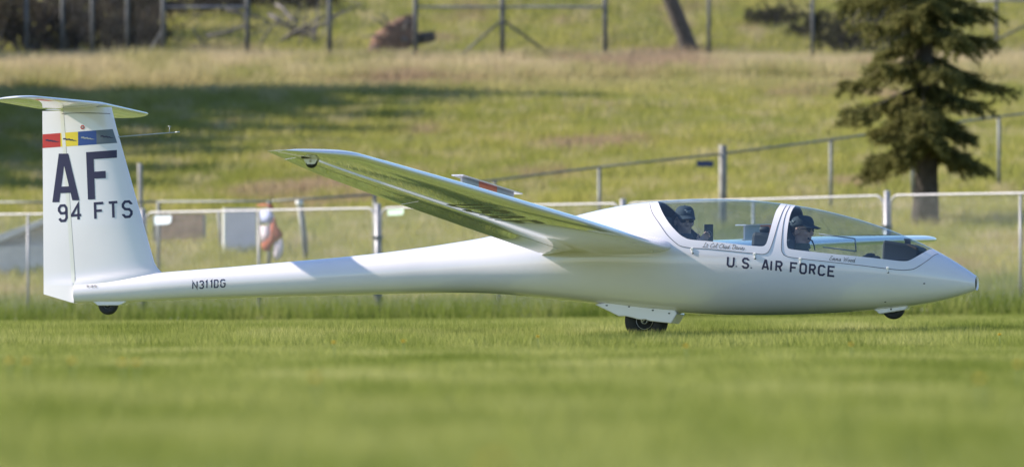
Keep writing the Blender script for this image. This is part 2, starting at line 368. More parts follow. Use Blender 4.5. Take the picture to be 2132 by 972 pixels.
# polygons of the canopy glass and canopy frames, photo outline laid on the near side of the fuselage
rear_glass = [(1369.6, 419), (1379.5, 442.8), (1394.3, 465.8), (1412.4, 485.6), (1425.6, 494.6), (1438.7, 498.7), (1484.8, 502.9), (1537.5, 508.6), (1560.5, 511), (1586.9, 512.6), (1594.3, 508.6), (1599.2, 495.5), (1605, 474), (1610, 456), (1616.5, 438), (1627, 423)]
front_glass = [(1658, 427), (1650.8, 434.8), (1644.6, 450), (1640, 475), (1637.8, 505), (1640, 514), (1646.3, 518.5), (1707, 525.7), (1796, 534.6), (1837, 539), (1867.4, 542.6), (1885, 543.5), (1896, 540.8), (1917, 529), (1935, 519.4), (1946, 518.5)]
rear_frame = [(1352, 421), (1358, 443), (1373, 466), (1389, 489), (1406, 505), (1417, 512), (1439, 516), (1480, 518.5), (1570, 527.5), (1592, 528.4), (1602, 520), (1610, 499), (1620, 466), (1630, 439.5), (1639.5, 424.5)]
front_frame = [(1647, 425.5), (1636, 446), (1629.7, 474), (1626.5, 515), (1629.7, 527), (1637, 533), (1666, 538), (1778, 550.6), (1867, 561.3), (1892, 561.3), (1906.6, 557.8), (1930, 542.6), (1947.6, 530), (1963, 528)]
def densify(poly, n=140, closed=False):
    P = [Vector(p).to_2d() for p in poly]; out = []          # Catmull-Rom
    for i in range(len(P) - 1):
        p0, p1, p2, p3 = P[max(i - 1, 0)], P[i], P[i + 1], P[min(i + 2, len(P) - 1)]
        m = max(2, int((p2 - p1).length / 4))
        for k in range(m):
            t = k / m; out.append(.5 * ((2 * p1) + (p2 - p0) * t + (2 * p0 - 5 * p1 + 4 * p2 - p3) * t * t + (3 * p1 - p0 - 3 * p2 + p3) * t ** 3))
    out.append(P[-1]); return out
def side_poly(px):
    pts = [onsurf(p[0], p[1], hwf) for p in densify([Vector((a, b)) for a, b in px])]
    q = [(p.x, p.z) for p in pts]; top = 1.6
    return np.array([(q[0][0], top)] + [(q[0][0], zt(q[0][0]) + .004)] + q[1:-1] + [(q[-1][0], zt(q[-1][0]) + .004)] + [(q[-1][0], top)]), pts
def sdf(poly, X, Z):
    a = poly; b = np.roll(poly, -1, 0); d = np.full(X.shape, 1e9); ins = np.zeros(X.shape, bool)
    for (ax, az), (bx, bz) in zip(a, b):
        ex, ez = bx - ax, bz - az; t = np.clip(((X - ax) * ex + (Z - az) * ez) / max(ex * ex + ez * ez, 1e-12), 0, 1)
        d = np.minimum(d, np.hypot(X - ax - t * ex, Z - az - t * ez))
        c = ((az > Z) != (bz > Z)) & (X < ex * (Z - az) / (ez if abs(ez) > 1e-12 else 1e-12) + ax); ins ^= c
    return np.where(ins, -d, d)
def clip(V, faces, s):
    """split polygons by the sign of s: returns (verts, inside faces, outside faces)"""
    V = [tuple(v) for v in V]; cut = {}; I, O = [], []
    for f in faces:
        sg = [s[i] < 0 for i in f]
        if all(sg): I.append(f); continue
        if not any(sg): O.append(f); continue
        a, b = [], []
        for k in range(len(f)):
            i, j = f[k], f[(k + 1) % len(f)]
            (a if sg[k] else b).append(i)
            if sg[k] != sg[(k + 1) % len(f)]:
                key = (min(i, j), max(i, j))
                if key not in cut:
                    t = s[key[0]] / (s[key[0]] - s[key[1]]); p, q = V[key[0]], V[key[1]]
                    V.append(tuple(p[m] + (q[m] - p[m]) * t for m in range(3))); cut[key] = len(V) - 1
                a.append(cut[key]); b.append(cut[key])
        if len(a) > 2: I.append(tuple(a))
        if len(b) > 2: O.append(tuple(b))
    return V, I, O
def submesh(name, V, faces, mat, parent):
    idx = {}; v = []
    def g(i):
        if i not in idx: idx[i] = len(v); v.append(V[i])
        return idx[i]
    return mesh(name, v, [tuple(g(i) for i in f) for f in faces], mat, parent)
def grid(xs, n, scale=1.0):
    V = []
    for x in xs: V += section(x, n, scale)
    f = [(i * n + k, (i + 1) * n + k, (i + 1) * n + (k + 1) % n, i * n + (k + 1) % n) for i in range(len(xs) - 1) for k in range(n)]
    return V, f
xs = np.concatenate([np.linspace(XT, px2x(1330), 130)[:-1], np.linspace(px2x(1330), px2x(1975), 220)[:-1], np.linspace(px2x(1975), XN, 40)])
V, FA = grid(xs, 128)
rgP, rgS = side_poly(rear_glass); fgP, fgS = side_poly(front_glass); rfP, rfS = side_poly(rear_frame); ffP, ffS = side_poly(front_frame)
def sd(V, P):
    a = np.array(V); return sdf(P, a[:, 0], a[:, 2])
V, fin, fout = clip(V, FA, sd(V, rfP)); V, fin2, fout = clip(V, fout, sd(V, ffP))
body = submesh('fuselage', V, fout, M['gel'], glider)
V1, g1, fr1 = clip(V, fin, sd(V, rgP)); V2, g2, fr2 = clip(V, fin2, sd(V, fgP))
rear_canopy = submesh('canopy_frame', V1, fr1, M['gel'], glider); rear_canopy['label'] = 'rear canopy frame, white'
front_canopy = submesh('canopy_frame', V2, fr2, M['gel'], glider); front_canopy['label'] = 'front canopy frame, white'
submesh('canopy_glass', V1, g1, M['glass'], rear_canopy); submesh('canopy_glass', V2, g2, M['glass'], front_canopy)
# inner lining of the cockpit
VL, FL = grid(np.linspace(px2x(1335), px2x(1968), 120), 96, .962)
VL, a1, o1 = clip(VL, FL, sd(VL, rgP)); VL, a2, o2 = clip(VL, o1, sd(VL, fgP))
submesh('cockpit_lining', VL, o2, M['lining'], glider)
for px_, nm in ((1337, 'rear_bulkhead'), (1640, 'centre_bulkhead')):
    c_ = section(px2x(px_), 64, .958); hi = zt(px2x(px_)) * (1 if px_ == 1337 else 0) + (.86 if px_ != 1337 else 0)
    c_ = [(p[0], p[1], min(p[2], hi)) for p in c_]; mesh(nm, c_, [tuple(range(64))], M['lining'], glider, False)
# closing caps: nose ring with dark intake, tail end
c_ = section(XN, 48); mesh('nose_ring', c_ + [(p[0] - .012, p[1] * .72, zcf(XN) + (p[2] - zcf(XN)) * .80) for p in c_], [(k, (k + 1) % 48, 48 + (k + 1) % 48, 48 + k) for k in range(48)], M['gel'], glider)
mesh('air_intake', [(p[0] - .014, p[1] * .74, zcf(XN) + (p[2] - zcf(XN)) * .82) for p in c_], [tuple(range(48))], M['black'], glider, False)
c_ = section(XT, 48); mesh('tail_end', c_, [tuple(range(48))[::-1]], M['gel'], glider, False)
# seams round the canopy frames
def seam(name, pts, wd, mat, parent, hw=hwf, mirror=True):
    mb = MB()
    for s in ((1, -1) if mirror else (1,)):
        pts2 = [Vector((p.x, -(hw(p.x, p.z) + .0008) * s, p.z)) for p in pts if p.z < zt(p.x) - .004]
        mb.tube(pts2, wd, 5)
    return mb.build(name, mat, parent)
seam('panel_seam', rfS, .0028, M['seam'], rear_canopy); seam('panel_seam', ffS, .0028, M['seam'], front_canopy)
def latch(px, py, parent):
    mb = MB(); p = onsurf(px, py, hwf, .002); mb.box(p, (.022, .012, .02)); q = onsurf(px + .5, py + 6, hwf, .002); mb.box(q, (.010, .010, .03))
    o = mb.build('canopy_latch', M['tape'], parent, False); bevel(o, .003)
    mb = MB(); q = onsurf(px + 1, py + 9, hwf, .002); mb.ell(q, (.010, .005, .007), 8, 6); mb.build('latch_pin', M['seam'], o)
for a in ((1441, 518, rear_canopy), (1571, 529, rear_canopy), (1666, 539, front_canopy), (1848, 558, front_canopy)): latch(*a)
for a in ((1924, 590), (1843, 628)):
    mb = MB(); mb.ell(onsurf(*a, hwf), (.010, .004, .006), 8, 6); mb.build('static_port', M['seam'], glider)

# ------------------------------------------------------------------ fin, rudder, tailplane
fin_le = [(567.5, 340), (563, 332), (556, 326.5), (546, 321.5), (520, 314), (470, 300), (400, 280), (300, 252), (270, 243.5), (240, 236), (226, 232.5)]
fin_te = [(614, 91), (226, 88)]
hin = [(604, 158.5), (480, 150), (300, 137), (226, 131.5)]
def zx(lst):
    p = [PP(x, y) for y, x in lst]; p.sort(key=lambda v: v.z); return [v.z for v in p], [v.x for v in p]
LEz, LEx = zx(fin_le); TEz, TEx = zx(fin_te); HZ, HX = zx(hin)
fle = lambda z: float(np.interp(z, LEz, LEx)); fte = lambda z: float(np.interp(z, TEz, TEx)); fhx = lambda z: float(np.interp(z, HZ, HX))
def foil(u, t=.12): return 5 * t * (.2969 * math.sqrt(max(u, 0)) - .126 * u - .3516 * u * u + .2843 * u ** 3 - .1036 * u ** 4)
def finhw(x, z):
    l, t = fle(z), fte(z); c = l - t; u = min(max((l - x) / c, 0), 1)
    z0 = zt(l) + .0; k = math.exp(-max(z - zt(x), 0) / .035)       # blends into the boom at its foot
    return foil(u, .105) * min(c, .95) + .022 * k * math.sin(math.pi * min(max(u, 0), 1)) 
def fin_mesh(name, z0, z1, xa, xb, parent, nz=70, nu=50, capends=True):
    Vv, Fv = [], []; zs = np.linspace(z0, z1, nz)
    for z in zs:
        a, b = xa(z), xb(z); ring = []
        for k in range(nu + 1):
            q = .5 - .5 * math.cos(math.pi * k / nu); x = a + (b - a) * q; ring.append((x, -finhw(x, z), z))
        for k in range(nu, -1, -1):
            q = .5 - .5 * math.cos(math.pi * k / nu); x = a + (b - a) * q; ring.append((x, finhw(x, z), z))
        Vv += ring
    n = 2 * (nu + 1)
    for i in range(nz - 1):
        for k in range(n): Fv.append((i * n + k, i * n + (k + 1) % n, (i + 1) * n + (k + 1) % n, (i + 1) * n + k))
    Fv.append(tuple(range(n))[::-1]); Fv.append(tuple((nz - 1) * n + k for k in range(n)))
    o = mesh(name, Vv, Fv, M['gel'], parent)
    m = o.modifiers.new('es', 'EDGE_SPLIT'); m.split_angle = R(50); return o
ztop = PP(160, 224).z
fin_o = fin_mesh('fin', zb(px2x(240)) + .06, ztop, lambda z: fle(z), lambda z: fhx(max(z, HZ[0])) + .006, glider)
rud = fin_mesh('rudder', PP(120, 612).z, ztop - .03, lambda z: fhx(z) - .012 if z > HZ[0] else fhx(HZ[0]) - .004, lambda z: fte(z), glider)
for v in rud.data.vertices:                                     # bottom edge of the rudder runs down towards the boom
    if v.co.z < PP(120, 606).z: v.co.z = PP(120, 612).z - .075 * max(0, (v.co.x - fte(.5)) / .28)
mb = MB()
for s in (1, -1):
    p1 = [Vector((fhx(z) + .008, -s * (finhw(fhx(z) + .008, z) + .0008), z)) for z in np.linspace(HZ[0] + .02, ztop - .03, 30)]
    p2 = [Vector((p.x - .034, -s * (finhw(p.x - .034, p.z) + .0008), p.z)) for p in p1]; b = len(mb.v); mb.v += [tuple(p) for p in p1 + p2]
    mb.f += [(b + i, b + i + 1, b + 31 + i, b + 30 + i) for i in range(29)]
mb.build('hinge_seal', M['tape'], rud)
mb = MB()
for s in (1, -1): mb.tube([Vector((fhx(z) + .010, -s * (finhw(fhx(z), z) + .0004), z)) for z in np.linspace(HZ[0] + .02, ztop - .03, 30)], .0014, 5)
mb.build('hinge_gap', M['seam2'], rud)
def cusp(u): return .020 * math.sin(math.pi * min(max((u - .5) / .5, 0), 1)) ** 2
def airfoil_pts(n, t=.14, cam_=.025, ua=0.0, ub=1.0):
    us = [ua + (ub - ua) * (.5 - .5 * math.cos(math.pi * k / n)) if ua == 0 else ua + (ub - ua) * k / n for k in range(n + 1)]
    up = [(u, foil(u, t) + cam_ * 4 * u * (1 - u)) for u in us]; lo = [(u, -foil(u, t) * .82 + cam_ * 4 * u * (1 - u) * 1.1 + cusp(u) * (cam_ > 0)) for u in us]
    return up, lo
def loft(name, secs, mat, parent, capends=True, closed=True):
    n = len(secs[0]); v = [p for s in secs for p in s]; f = []
    for i in range(len(secs) - 1):
        for k in range(n if closed else n - 1): f.append((i * n + k, i * n + (k + 1) % n, (i + 1) * n + (k + 1) % n, (i + 1) * n + k))
    if capends: f.append(tuple(range(n))[::-1]); f.append(tuple((len(secs) - 1) * n + k for k in range(n)))
    o = mesh(name, v, f, mat, parent); m = o.modifiers.new('es', 'EDGE_SPLIT'); m.split_angle = R(60); return o
tail_root = PP(88, 226)
def stab_sec(y, ua, ub, n=22, off=0):
    t = abs(y) / 1.6; ce = .60 - .20 * t; k = max(0, (t - .86) / .14); ce2 = ce * (1 - .30 * k * k)
    te = tail_root.x - .01 + .085 * t + .02 * k * k; le = te + ce2; up, lo = airfoil_pts(n, .11, 0, ua, ub); z0 = ztop - .026
    sg = math.sqrt(max(1 - max(0, (t - .97) / .03) ** 2 * .93, .02))
    out = [(le - u * ce2, y, z0 + zz * ce2 * sg + .07 * (1 - u) * ce2 + .012) for u, zz in up] + [(le - u * ce2, y, z0 + zz * ce2 * sg + .07 * (1 - u) * ce2 + .012) for u, zz in lo[::-1][:]]
    return out
ys = [-1.6 + 3.2 * (.5 - .5 * math.cos(math.pi * k / 60)) for k in range(61)]
stab = loft('tailplane', [stab_sec(y, 0, .72) for y in ys], M['gel'], glider)
for s in (-1, 1): loft('elevator', [stab_sec(y, .735, .999, 8) for y in ys if y * s >= .03], M['gel'], stab)
# saddle between fin top and tailplane, small probe and roundel
mb = MB(); z = PP(160, 237).z
mb.tube([Vector((x, -finhw(x, z) - .001, z + .004 * math.sin(9 * (x - fhx(z))))) for x in np.linspace(fhx(z) - .01, fle(z) - .02, 24)], .0028, 5)
mb.build('saddle_seam', M['seam'], fin_o)
mb = MB(); a = PP(243, 285.5, 0); b = PP(374, 275, 0); d = b - a
mb.tube([a - d * .06, a + d * .94], [.0055, .0045], 8); mb.tube([a + d * .93, b], .0055, 8); mb.ell(a + d * .035, (.012, .009, .009), 10, 8)
mid = a + d * .835; mb.tube([mid, mid + Vector((.004, 0, .055))], .0028, 6); mb.tube([mid + Vector((-.012, 0, .057)), mid + Vector((.016, 0, .056))], .0035, 6)
mb.build('probe', M['palegrey'], glider)

# ------------------------------------------------------------------ wings
KT = [0, .3, .6, .8, .93, 1]
CHD = [1.075, .975, .83, .70, .58, .14]; TEXO = [0, .13, .245, .36, .50, .58]; ZZ = [0, .140, .292, .388, .438, .473]
tq = np.linspace(0, 1, 4000)
def sm(vals, sig): return lambda t, d=smooth_curve(KT, vals, tq, sig): float(np.interp(t, tq, d))
chd = sm(CHD, .018); teo = sm(TEXO, .05); zzz = sm(ZZ, .11)
WXR, WZR, WAL = -.809, .744, .057
def wsec(t, side, pts, defl=0.0, hinge=.82):
    y = .3 + 9.15 * t; t_ = max(t, 0)
    fl = math.exp(-max(y - .3, 0) / .10); c = chd(t_) + .16 * fl; te = WXR + teo(t_) - .08 * fl; le = te + c; z0 = WZR + zzz(t_)
    tipk = max(0, (t_ - .97) / .03); th = 1 - .75 * tipk ** 2
    out = []
    for u, v in pts:
        x = le - u * c; z = z0 + math.tan(WAL) * c * (1 - u) + v * c * th * (1 + .10 * fl)
        if defl and u > hinge:
            dx = (u - hinge) * c; z -= dx * math.tan(defl); 
        out.append((x, side * y, z))
    return out
def wlower(t, u, side=-1, off=.001):
    v = -foil(u, .14) * .82 + .025 * 4 * u * (1 - u) * 1.1 + cusp(u)
    p = wsec(t, side, [(u, v)])[0]; return (p[0], p[1], p[2] - off)
def build_wing(side, nm):
    wg = empty('wing'); wg.parent = glider; wg['label'] = nm
    up, lo = airfoil_pts(34, .14, .025, 0, .82); pts = up[::-1] + lo[1:]
    ts = [-.02, -.01] + list(1 - (1 - np.linspace(0, 1, 170)) ** 1.15)
    loft('wing_panel', [wsec(t, side, pts) for t in ts], M['gel'], wg)
    up2, lo2 = airfoil_pts(8, .14, .025, .823, 1.0); p2 = up2 + lo2[::-1][1:]
    def tep(name, a, b, de, n): return loft(name, [wsec(t, side, p2, de, .82) for t in np.linspace(a, b, n)], M['gel'], wg)
    tep('trailing_edge_root', -.02, .035, 0, 8); tep('flap', .036, .52, R(2.5), 90); tep('aileron', .522, .93, R(2.5), 80); tep('trailing_edge_tip', .932, 1.0, 0, 10)
    mb = MB(); mb.tube([wlower(t, .818, side, -.0012) for t in np.linspace(.04, .93, 60)], .002, 5); mb.build('hinge_seam', M['seam'], wg)
    # airbrake: raised blade with cap
    t0, t1, ub = .345, .505, .45
    pu = lambda t, h: Vector(wsec(t, side, [(ub, foil(ub, .14) + .025 * 4 * ub * (1 - ub))])[0]) + Vector((0, 0, h))
    br = empty('airbrake'); br.parent = wg
    n = 12; tt_ = np.linspace(t0, t1, n + 1)
    def blade(a, b, mat, name, h=.122):
        q = np.linspace(a, b, 6); v = []; f = []
        for s_ in (-.007, .007):
            for t in q: v += [pu(t, -.02) + Vector((s_, 0, 0)), pu(t, h) + Vector((s_, 0, 0))]
        m = 6
        for i in range(m - 1):
            f += [(2 * i, 2 * i + 2, 2 * i + 3, 2 * i + 1), (2 * m + 2 * i, 2 * m + 2 * i + 1, 2 * m + 2 * i + 3, 2 * m + 2 * i + 2), (2 * i + 1, 2 * i + 3, 2 * m + 2 * i + 3, 2 * m + 2 * i + 1)]
        f += [(0, 1, 2 * m + 1, 2 * m), (2 * m - 2, 4 * m - 2, 4 * m - 1, 2 * m - 1)]
        mesh(name, v, f, mat, br, False)
    L3 = t1 - t0
    blade(t0, t0 + L3 * .33, M['alu'], 'blade_panel'); blade(t0 + L3 * .33, t0 + L3 * .68, M['orange'], 'orange_blade_panel'); blade(t0 + L3 * .68, t1, M['alu'], 'blade_panel')
    mb = MB(); v = []
    for t in np.linspace(t0 - .012, t1 + .012, 14): v += [pu(t, .1225) + Vector((-.05, 0, .0)), pu(t, .1225) + Vector((.05, 0, .0)), pu(t, .133) + Vector((.05, 0, 0)), pu(t, .133) + Vector((-.05, 0, 0))]
    f = [(4 * i + k, 4 * i + (k + 1) % 4, 4 * i + 4 + (k + 1) % 4, 4 * i + 4 + k) for i in range(13) for k in range(4)] + [(0, 3, 2, 1), (52, 53, 54, 55)]
    mesh('airbrake_cap', v, f, M['gel'], br, False)
    # tip wheel housing
    t = .925; p = Vector(wlower(t, .62, side, 0)); tw = empty('tip_wheel'); tw.parent = wg
    mb = MB(); mb.lathe([(-.018, .0), (-.018, .034), (-.010, .045), (.010, .045), (.018, .034), (.018, 0)], p + Vector((0, 0, -.03)), (0, 1, 0), 24); mb.build('tyre', M['rubber'], tw)
    for s in (-1, 1):
        mb = MB(); v = []; f = []
        prof = [(-.062, .02), (.062, .02), (.058, -.008), (.034, -.044), (-.026, -.046), (-.05, -.02)]
        for yy in (s * .021, s * .026): v += [p + Vector((a, yy, b)) for a, b in prof]
        f = [tuple(range(6)), tuple(range(6, 12))[::-1]] + [(k, (k + 1) % 6, 6 + (k + 1) % 6, 6 + k) for k in range(6)]
        mesh('side_plate', v, f, M['gel'], tw, False)
        mb = MB(); mb.lathe([(0, .001), (0, .009), (s * .006, .009), (s * .006, .0)], p + Vector((0, s * .026, -.022)), (0, 1, 0), 12); mb.build('axle_bolt', M['steel'], tw)
    mb = MB(); mb.box(p + Vector((0, 0, .005)), (.15, .06, .012)); mb.build('mounting_pad', M['black'], tw, False)
    return wg
wr = build_wing(-1, 'right wing with raised airbrake, grass mirrored in its underside'); wl = build_wing(1, 'left wing with raised airbrake')

# ------------------------------------------------------------------ wheels and their fairings
def prism(name, px, y0, y1, mat, parent, bev=.006):
    a = [PP(x, y, y0) for x, y in px]; v = a + [Vector((p.x, y1, p.z)) for p in a]; n = len(px)
    v = a + [Vector((p.x, y1, p.z)) for p in a]
    f = [tuple(range(n)), tuple(range(n, 2 * n))[::-1]] + [(k, n + k, n + (k + 1) % n, (k + 1) % n) for k in range(n)]
    o = mesh(name, v, f, mat, parent, False); bm = bmesh.new(); bm.from_mesh(o.data); bmesh.ops.recalc_face_normals(bm, faces=bm.faces); bm.to_mesh(o.data); bm.free()
    if bev: bevel(o, bev)
    return o
def wheel(name, px, py, r, wd, rim_r, parent, lab):
    c = PP(px, py, 0); wgo = empty(name); wgo.parent = parent; wgo['label'] = lab
    h = wd / 2
    mb = MB(); mb.lathe([(-h * .55, rim_r), (-h * .92, rim_r + (r - rim_r) * .2), (-h, rim_r + (r - rim_r) * .55), (-h * .86, r * .955), (-h * .5, r * .99), (0, r), (h * .5, r * .99), (h * .86, r * .955), (h, rim_r + (r - rim_r) * .55), (h * .92, rim_r + (r - rim_r) * .2), (h * .55, rim_r)], c, (0, 1, 0), 56)
    mb.build('tyre', M['rubber'], wgo)
    mb = MB(); mb.lathe([(-h * .5, 0), (-h * .5, rim_r * .93), (-h * .72, rim_r * .97), (-h * .72, rim_r * 1.03), (-h * .5, rim_r), (h * .5, rim_r), (h * .72, rim_r * 1.03), (h * .5, rim_r * .93), (h * .5, 0)], c, (0, 1, 0), 40)
    mb.build('rim', M['black'], wgo)
    mb = MB(); ring = [(-h * .74, rim_r * .98), (-h * .80, rim_r * 1.0), (-h * .74, rim_r * 1.03)]; mb.lathe(ring, c, (0, 1, 0), 40); mb.build('rim_edge', M['steel'], wgo)
    mb = MB(); mb.lathe([(-h * .5, rim_r * .42), (-h * .95, rim_r * .40), (-h * .95, rim_r * .32), (-h * .6, rim_r * .30)], c, (0, 1, 0), 24)
    mb.lathe([(-h * .5, rim_r * .22), (-h * 1.08, rim_r * .22), (-h * 1.08, rim_r * .11), (-h * .9, rim_r * .11)], c + Vector((-.012, 0, .006)), (0, 1, 0), 20); mb.build('hub', M['steel'], wgo)
    return wgo
wheel('main_wheel', 1346, 667.5, .185, .15, .074, glider, 'main wheel half sunk in the grass')
door = [(1238, 633.5), (1262, 630), (1300, 630), (1350, 634), (1405, 644), (1409, 653), (1397, 673), (1385, 671.6), (1352, 668), (1345, 665), (1335, 665), (1328, 664.5), (1318, 661.5), (1303, 658), (1288, 658)]
dr = prism('wheel_fairing', door, -.125, .125, M['gel'], glider, .008)
for a in ((1263, 635.6), (1309.5, 638.2), (1359, 645.6), (1393, 652)):
    mb = MB(); mb.ell(PP(a[0], a[1], -.127), (.011, .004, .006), 8, 6); mb.build('fastener', M['seam'], dr)
wheel('nose_wheel', 1860.5, 640, .100, .075, .042, glider, 'small nose wheel clear of the ground')
nf = prism('nose_wheel_fairing', [(1815, 636), (1818, 645), (1824, 647.5), (1829, 653), (1834, 653), (1884, 645), (1891, 637), (1893, 630)], -.055, .055, M['gel'], glider, .01)
mb = MB(); mb.ell(PP(1855, 643.5, -.057), (.008, .003, .008), 8, 6); mb.build('fastener', M['seam'], nf)
wheel('tail_wheel', 225.5, 634, .089, .06, .035, glider, 'small tail wheel clear of the ground')
prism('tail_wheel_fairing', [(186, 626), (197, 630.5), (203, 636), (246, 635.5), (252, 634), (262, 628.5), (264, 624)], -.04, .04, M['gel'], glider, .008)

# ------------------------------------------------------------------ lettering (flat paint laid on the skin)
GL = {'U': [[(0, 6), (0, 1), (1, 0), (3, 0), (4, 1), (4, 6)]], 'S': [[(4, 4.8), (4, 5), (3, 6), (1, 6), (0, 5), (0, 4), (1, 3.1), (3, 2.9), (4, 2), (4, 1), (3, 0), (1, 0), (0, 1), (0, 1.2)]],
      'A': [[(0, 0), (1.7, 6), (2.3, 6), (4, 0)], [(.65, 1.7), (3.35, 1.7)]], 'I': [[(0, 0), (0, 6)]], 'R': [[(0, 0), (0, 6), (3, 6), (4, 5), (4, 4), (3, 3), (0, 3)], [(2, 3), (4, 0)]],
      'F': [[(0, 0), (0, 6), (4, 6)], [(0, 3.1), (3.2, 3.1)]], 'O': [[(1, 0), (0, 1), (0, 5), (1, 6), (3, 6), (4, 5), (4, 1), (3, 0), (1, 0)]], 'C': [[(4, 4.8), (4, 5), (3, 6), (1, 6), (0, 5), (0, 1), (1, 0), (3, 0), (4, 1), (4, 1.2)]],
      'E': [[(4, 6), (0, 6), (0, 0), (4, 0)], [(0, 3.1), (3.2, 3.1)]], 'N': [[(0, 0), (0, 6), (4, 0), (4, 6)]], '3': [[(0, 5), (1, 6), (3, 6), (4, 5), (4, 4), (3, 3), (1.5, 3)], [(3, 3), (4, 2), (4, 1), (3, 0), (1, 0), (0, 1)]],
      '1': [[(0, 5), (1.2, 6), (1.2, 0)]], 'D': [[(0, 0), (0, 6), (3, 6), (4, 5), (4, 1), (3, 0), (0, 0)]], 'G': [[(4, 5), (3, 6), (1, 6), (0, 5), (0, 1), (1, 0), (3, 0), (4, 1), (4, 3), (2.2, 3)]],
      '9': [[(0, 1), (1, 0), (3, 0), (4, 1), (4, 5), (3, 6), (1, 6), (0, 5), (0, 4), (1, 3), (3, 3), (4, 3.6)]], '4': [[(3, 0), (3, 6), (0, 2), (0, 1.7), (4.3, 1.7)]], 'T': [[(0, 6), (4, 6)], [(2, 6), (2, 0)]], '0': [[(1, 0), (0, 1), (0, 5), (1, 6), (3, 6), (4, 5), (4, 1), (3, 0), (1, 0)]], '-': [[(.6, 3), (3.4, 3)]], '.': [[(0, .1), (0, .7)]]}
def stroke(pts, hwid, cap=True):
    """mitred ribbon: list of (left, right) pairs, resampled"""
    P = [Vector(p) for p in pts]; closed = (P[0] - P[-1]).length < 1e-6
    out = []
    n = len(P)
    for i in range(n):
        a = P[i - 1] if i > 0 else (P[-2] if closed else None); b = P[i + 1] if i < n - 1 else (P[1] if closed else None)
        d1 = (P[i] - a).normalized() if a is not None else None; d2 = (b - P[i]).normalized() if b is not None else None
        if d1 is None: d1 = d2
        if d2 is None: d2 = d1
        n1 = Vector((-d1.y, d1.x)); n2 = Vector((-d2.y, d2.x)); m = (n1 + n2)
        m = m.normalized() if m.length > 1e-6 else n1; k = hwid / max(m.dot(n1), .35)
        out.append((P[i] + m * k, P[i] - m * k))
    return out
def decal(name, strokes, mat, parent, surf, step=6.0):
    """strokes: list of ribbons (pairs of photo-pixel points)"""
    v, f = [], []
    for si, rb in enumerate(strokes):
        for (a, b), (c, d) in zip(rb[:-1], rb[1:]):
            m = max(1, int(max((c - a).length, (d - b).length) / step)); w_ = max(1, int((a - b).length / step)); base = len(v)
            for i in range(m + 1):
                t = i / m; p, q = a.lerp(c, t), b.lerp(d, t)
                for j in range(w_ + 1): v.append(surf(p.lerp(q, j / w_), .0012 + .0003 * (si % 3)))
            f += [(base + i * (w_ + 1) + j, base + i * (w_ + 1) + j + 1, base + (i + 1) * (w_ + 1) + j + 1, base + (i + 1) * (w_ + 1) + j) for i in range(m) for j in range(w_)]
    return mesh(name, v, f, mat, parent, True)
fus_s = lambda p, off: onsurf(p.x, p.y, hwf, off)
fin_s = lambda p, off: onsurf(p.x, p.y, finhw, off)
def glyph(ch, x0, y0, x1, h, slope, sw, lean=0.0):
    """glyph with stroke centre lines inside box x0..x1 on baseline y0, height h, in photo pixels"""
    out = []; hw_ = sw / 2
    for st in GL[ch]:
        wd = 4.0 if ch != '1' else 1.2
        pts = []
        for gx_, gy_ in st:
            X = x0 + hw_ + (gx_ / wd) * (x1 - x0 - sw) if ch not in 'I.' else (x0 + x1) / 2
            Y = hw_ + gy_ / 6 * (h - sw)
            pts.append((X + lean * Y, y0 + slope * (X - x0) - Y))
        rb = stroke(pts, hw_); 
        out.append(rb)
    return out
s_ = []
for ch, a, b in (('U', 1512.4, 1528.8), ('.', 1531, 1535), ('S', 1543.9, 1559.3), ('.', 1562, 1566), ('A', 1585, 1601), ('I', 1603, 1607), ('R', 1613.5, 1628.5), ('F', 1643.8, 1660.7), ('O', 1663.6, 1679.4), ('R', 1683.4, 1698), ('C', 1702, 1718), ('E', 1722, 1738.6)):
    decal('letter', glyph(ch, a, 555.6 + (a - 1512.4) * .0945, b, 23.2, .0945, 4.0 if ch != '.' else 3.6, .06), M['navy'], body, fus_s)
s_ = []
for ch, a, b in (('N', 400, 411.5), ('3', 414.4, 424.6), ('1', 427, 432), ('1', 437, 442), ('D', 445.2, 455.2), ('G', 458.3, 469.6)):
    decal('letter', glyph(ch, a, 602.3 - (a - 400) * .062, b, 17.6, -.062, 2.5), M['navy'], body, fus_s)
s_ = []
for k, ch in enumerate('10-0010'): s_ += glyph(ch, 178.5 + k * 3.3, 598, 178.5 + k * 3.3 + 2.5, 5.2, 0, .7)
decal('lettering', s_, M['seam'], glider, lambda p, off: onsurf(p.x, p.y, lambda x, z: max(hwf(x, z), finhw(x, z)), off + .004))['label'] = 'tiny 10-0010 serial'
s_ = []
A_ = [stroke([(116, 421.5), (129.5, 320)], 7.2), stroke([(134.5, 319.5), (158, 417.5)], 7.2), stroke([(123, 395.5), (151, 394.5)], 6.8)]
def clipv(rb, y0, y1):
    (a, b), (c, d) = rb; f_ = lambda p, q, y: p.lerp(q, (y - p.y) / (q.y - p.y)); return [(f_(a, c, y0), f_(b, d, y0)), (f_(a, c, y1), f_(b, d, y1))]
s_ += [clipv(A_[0], 421, 320), clipv(A_[1], 320, 417), A_[2]]
s_ += [[(Vector((179, 317)), Vector((194.5, 316))), (Vector((183, 415.5)), Vector((198, 415)))], [(Vector((194.5, 316)), Vector((195, 331.5))), (Vector((243.3, 312.5)), Vector((243.5, 328.5)))], [(Vector((195.6, 357.6)), Vector((196.2, 372))), (Vector((219.8, 355.8)), Vector((220.3, 371)))]]
decal('letter', s_[:3], M['navy'], fin_o, fin_s); decal('letter', s_[3:], M['navy'], fin_o, fin_s)
s_ = []
for ch, a, b, y in (('9', 121, 141.6, 463), ('4', 148, 170.5, 460.6), ('F', 196, 218.6, 458.3), ('T', 224.5, 248, 456.5), ('S', 254, 276.6, 454.8)):
    decal('letter', glyph(ch, a, y, b, 37, -.07, 5.3, -.03), M['navy'], fin_o, fin_s)
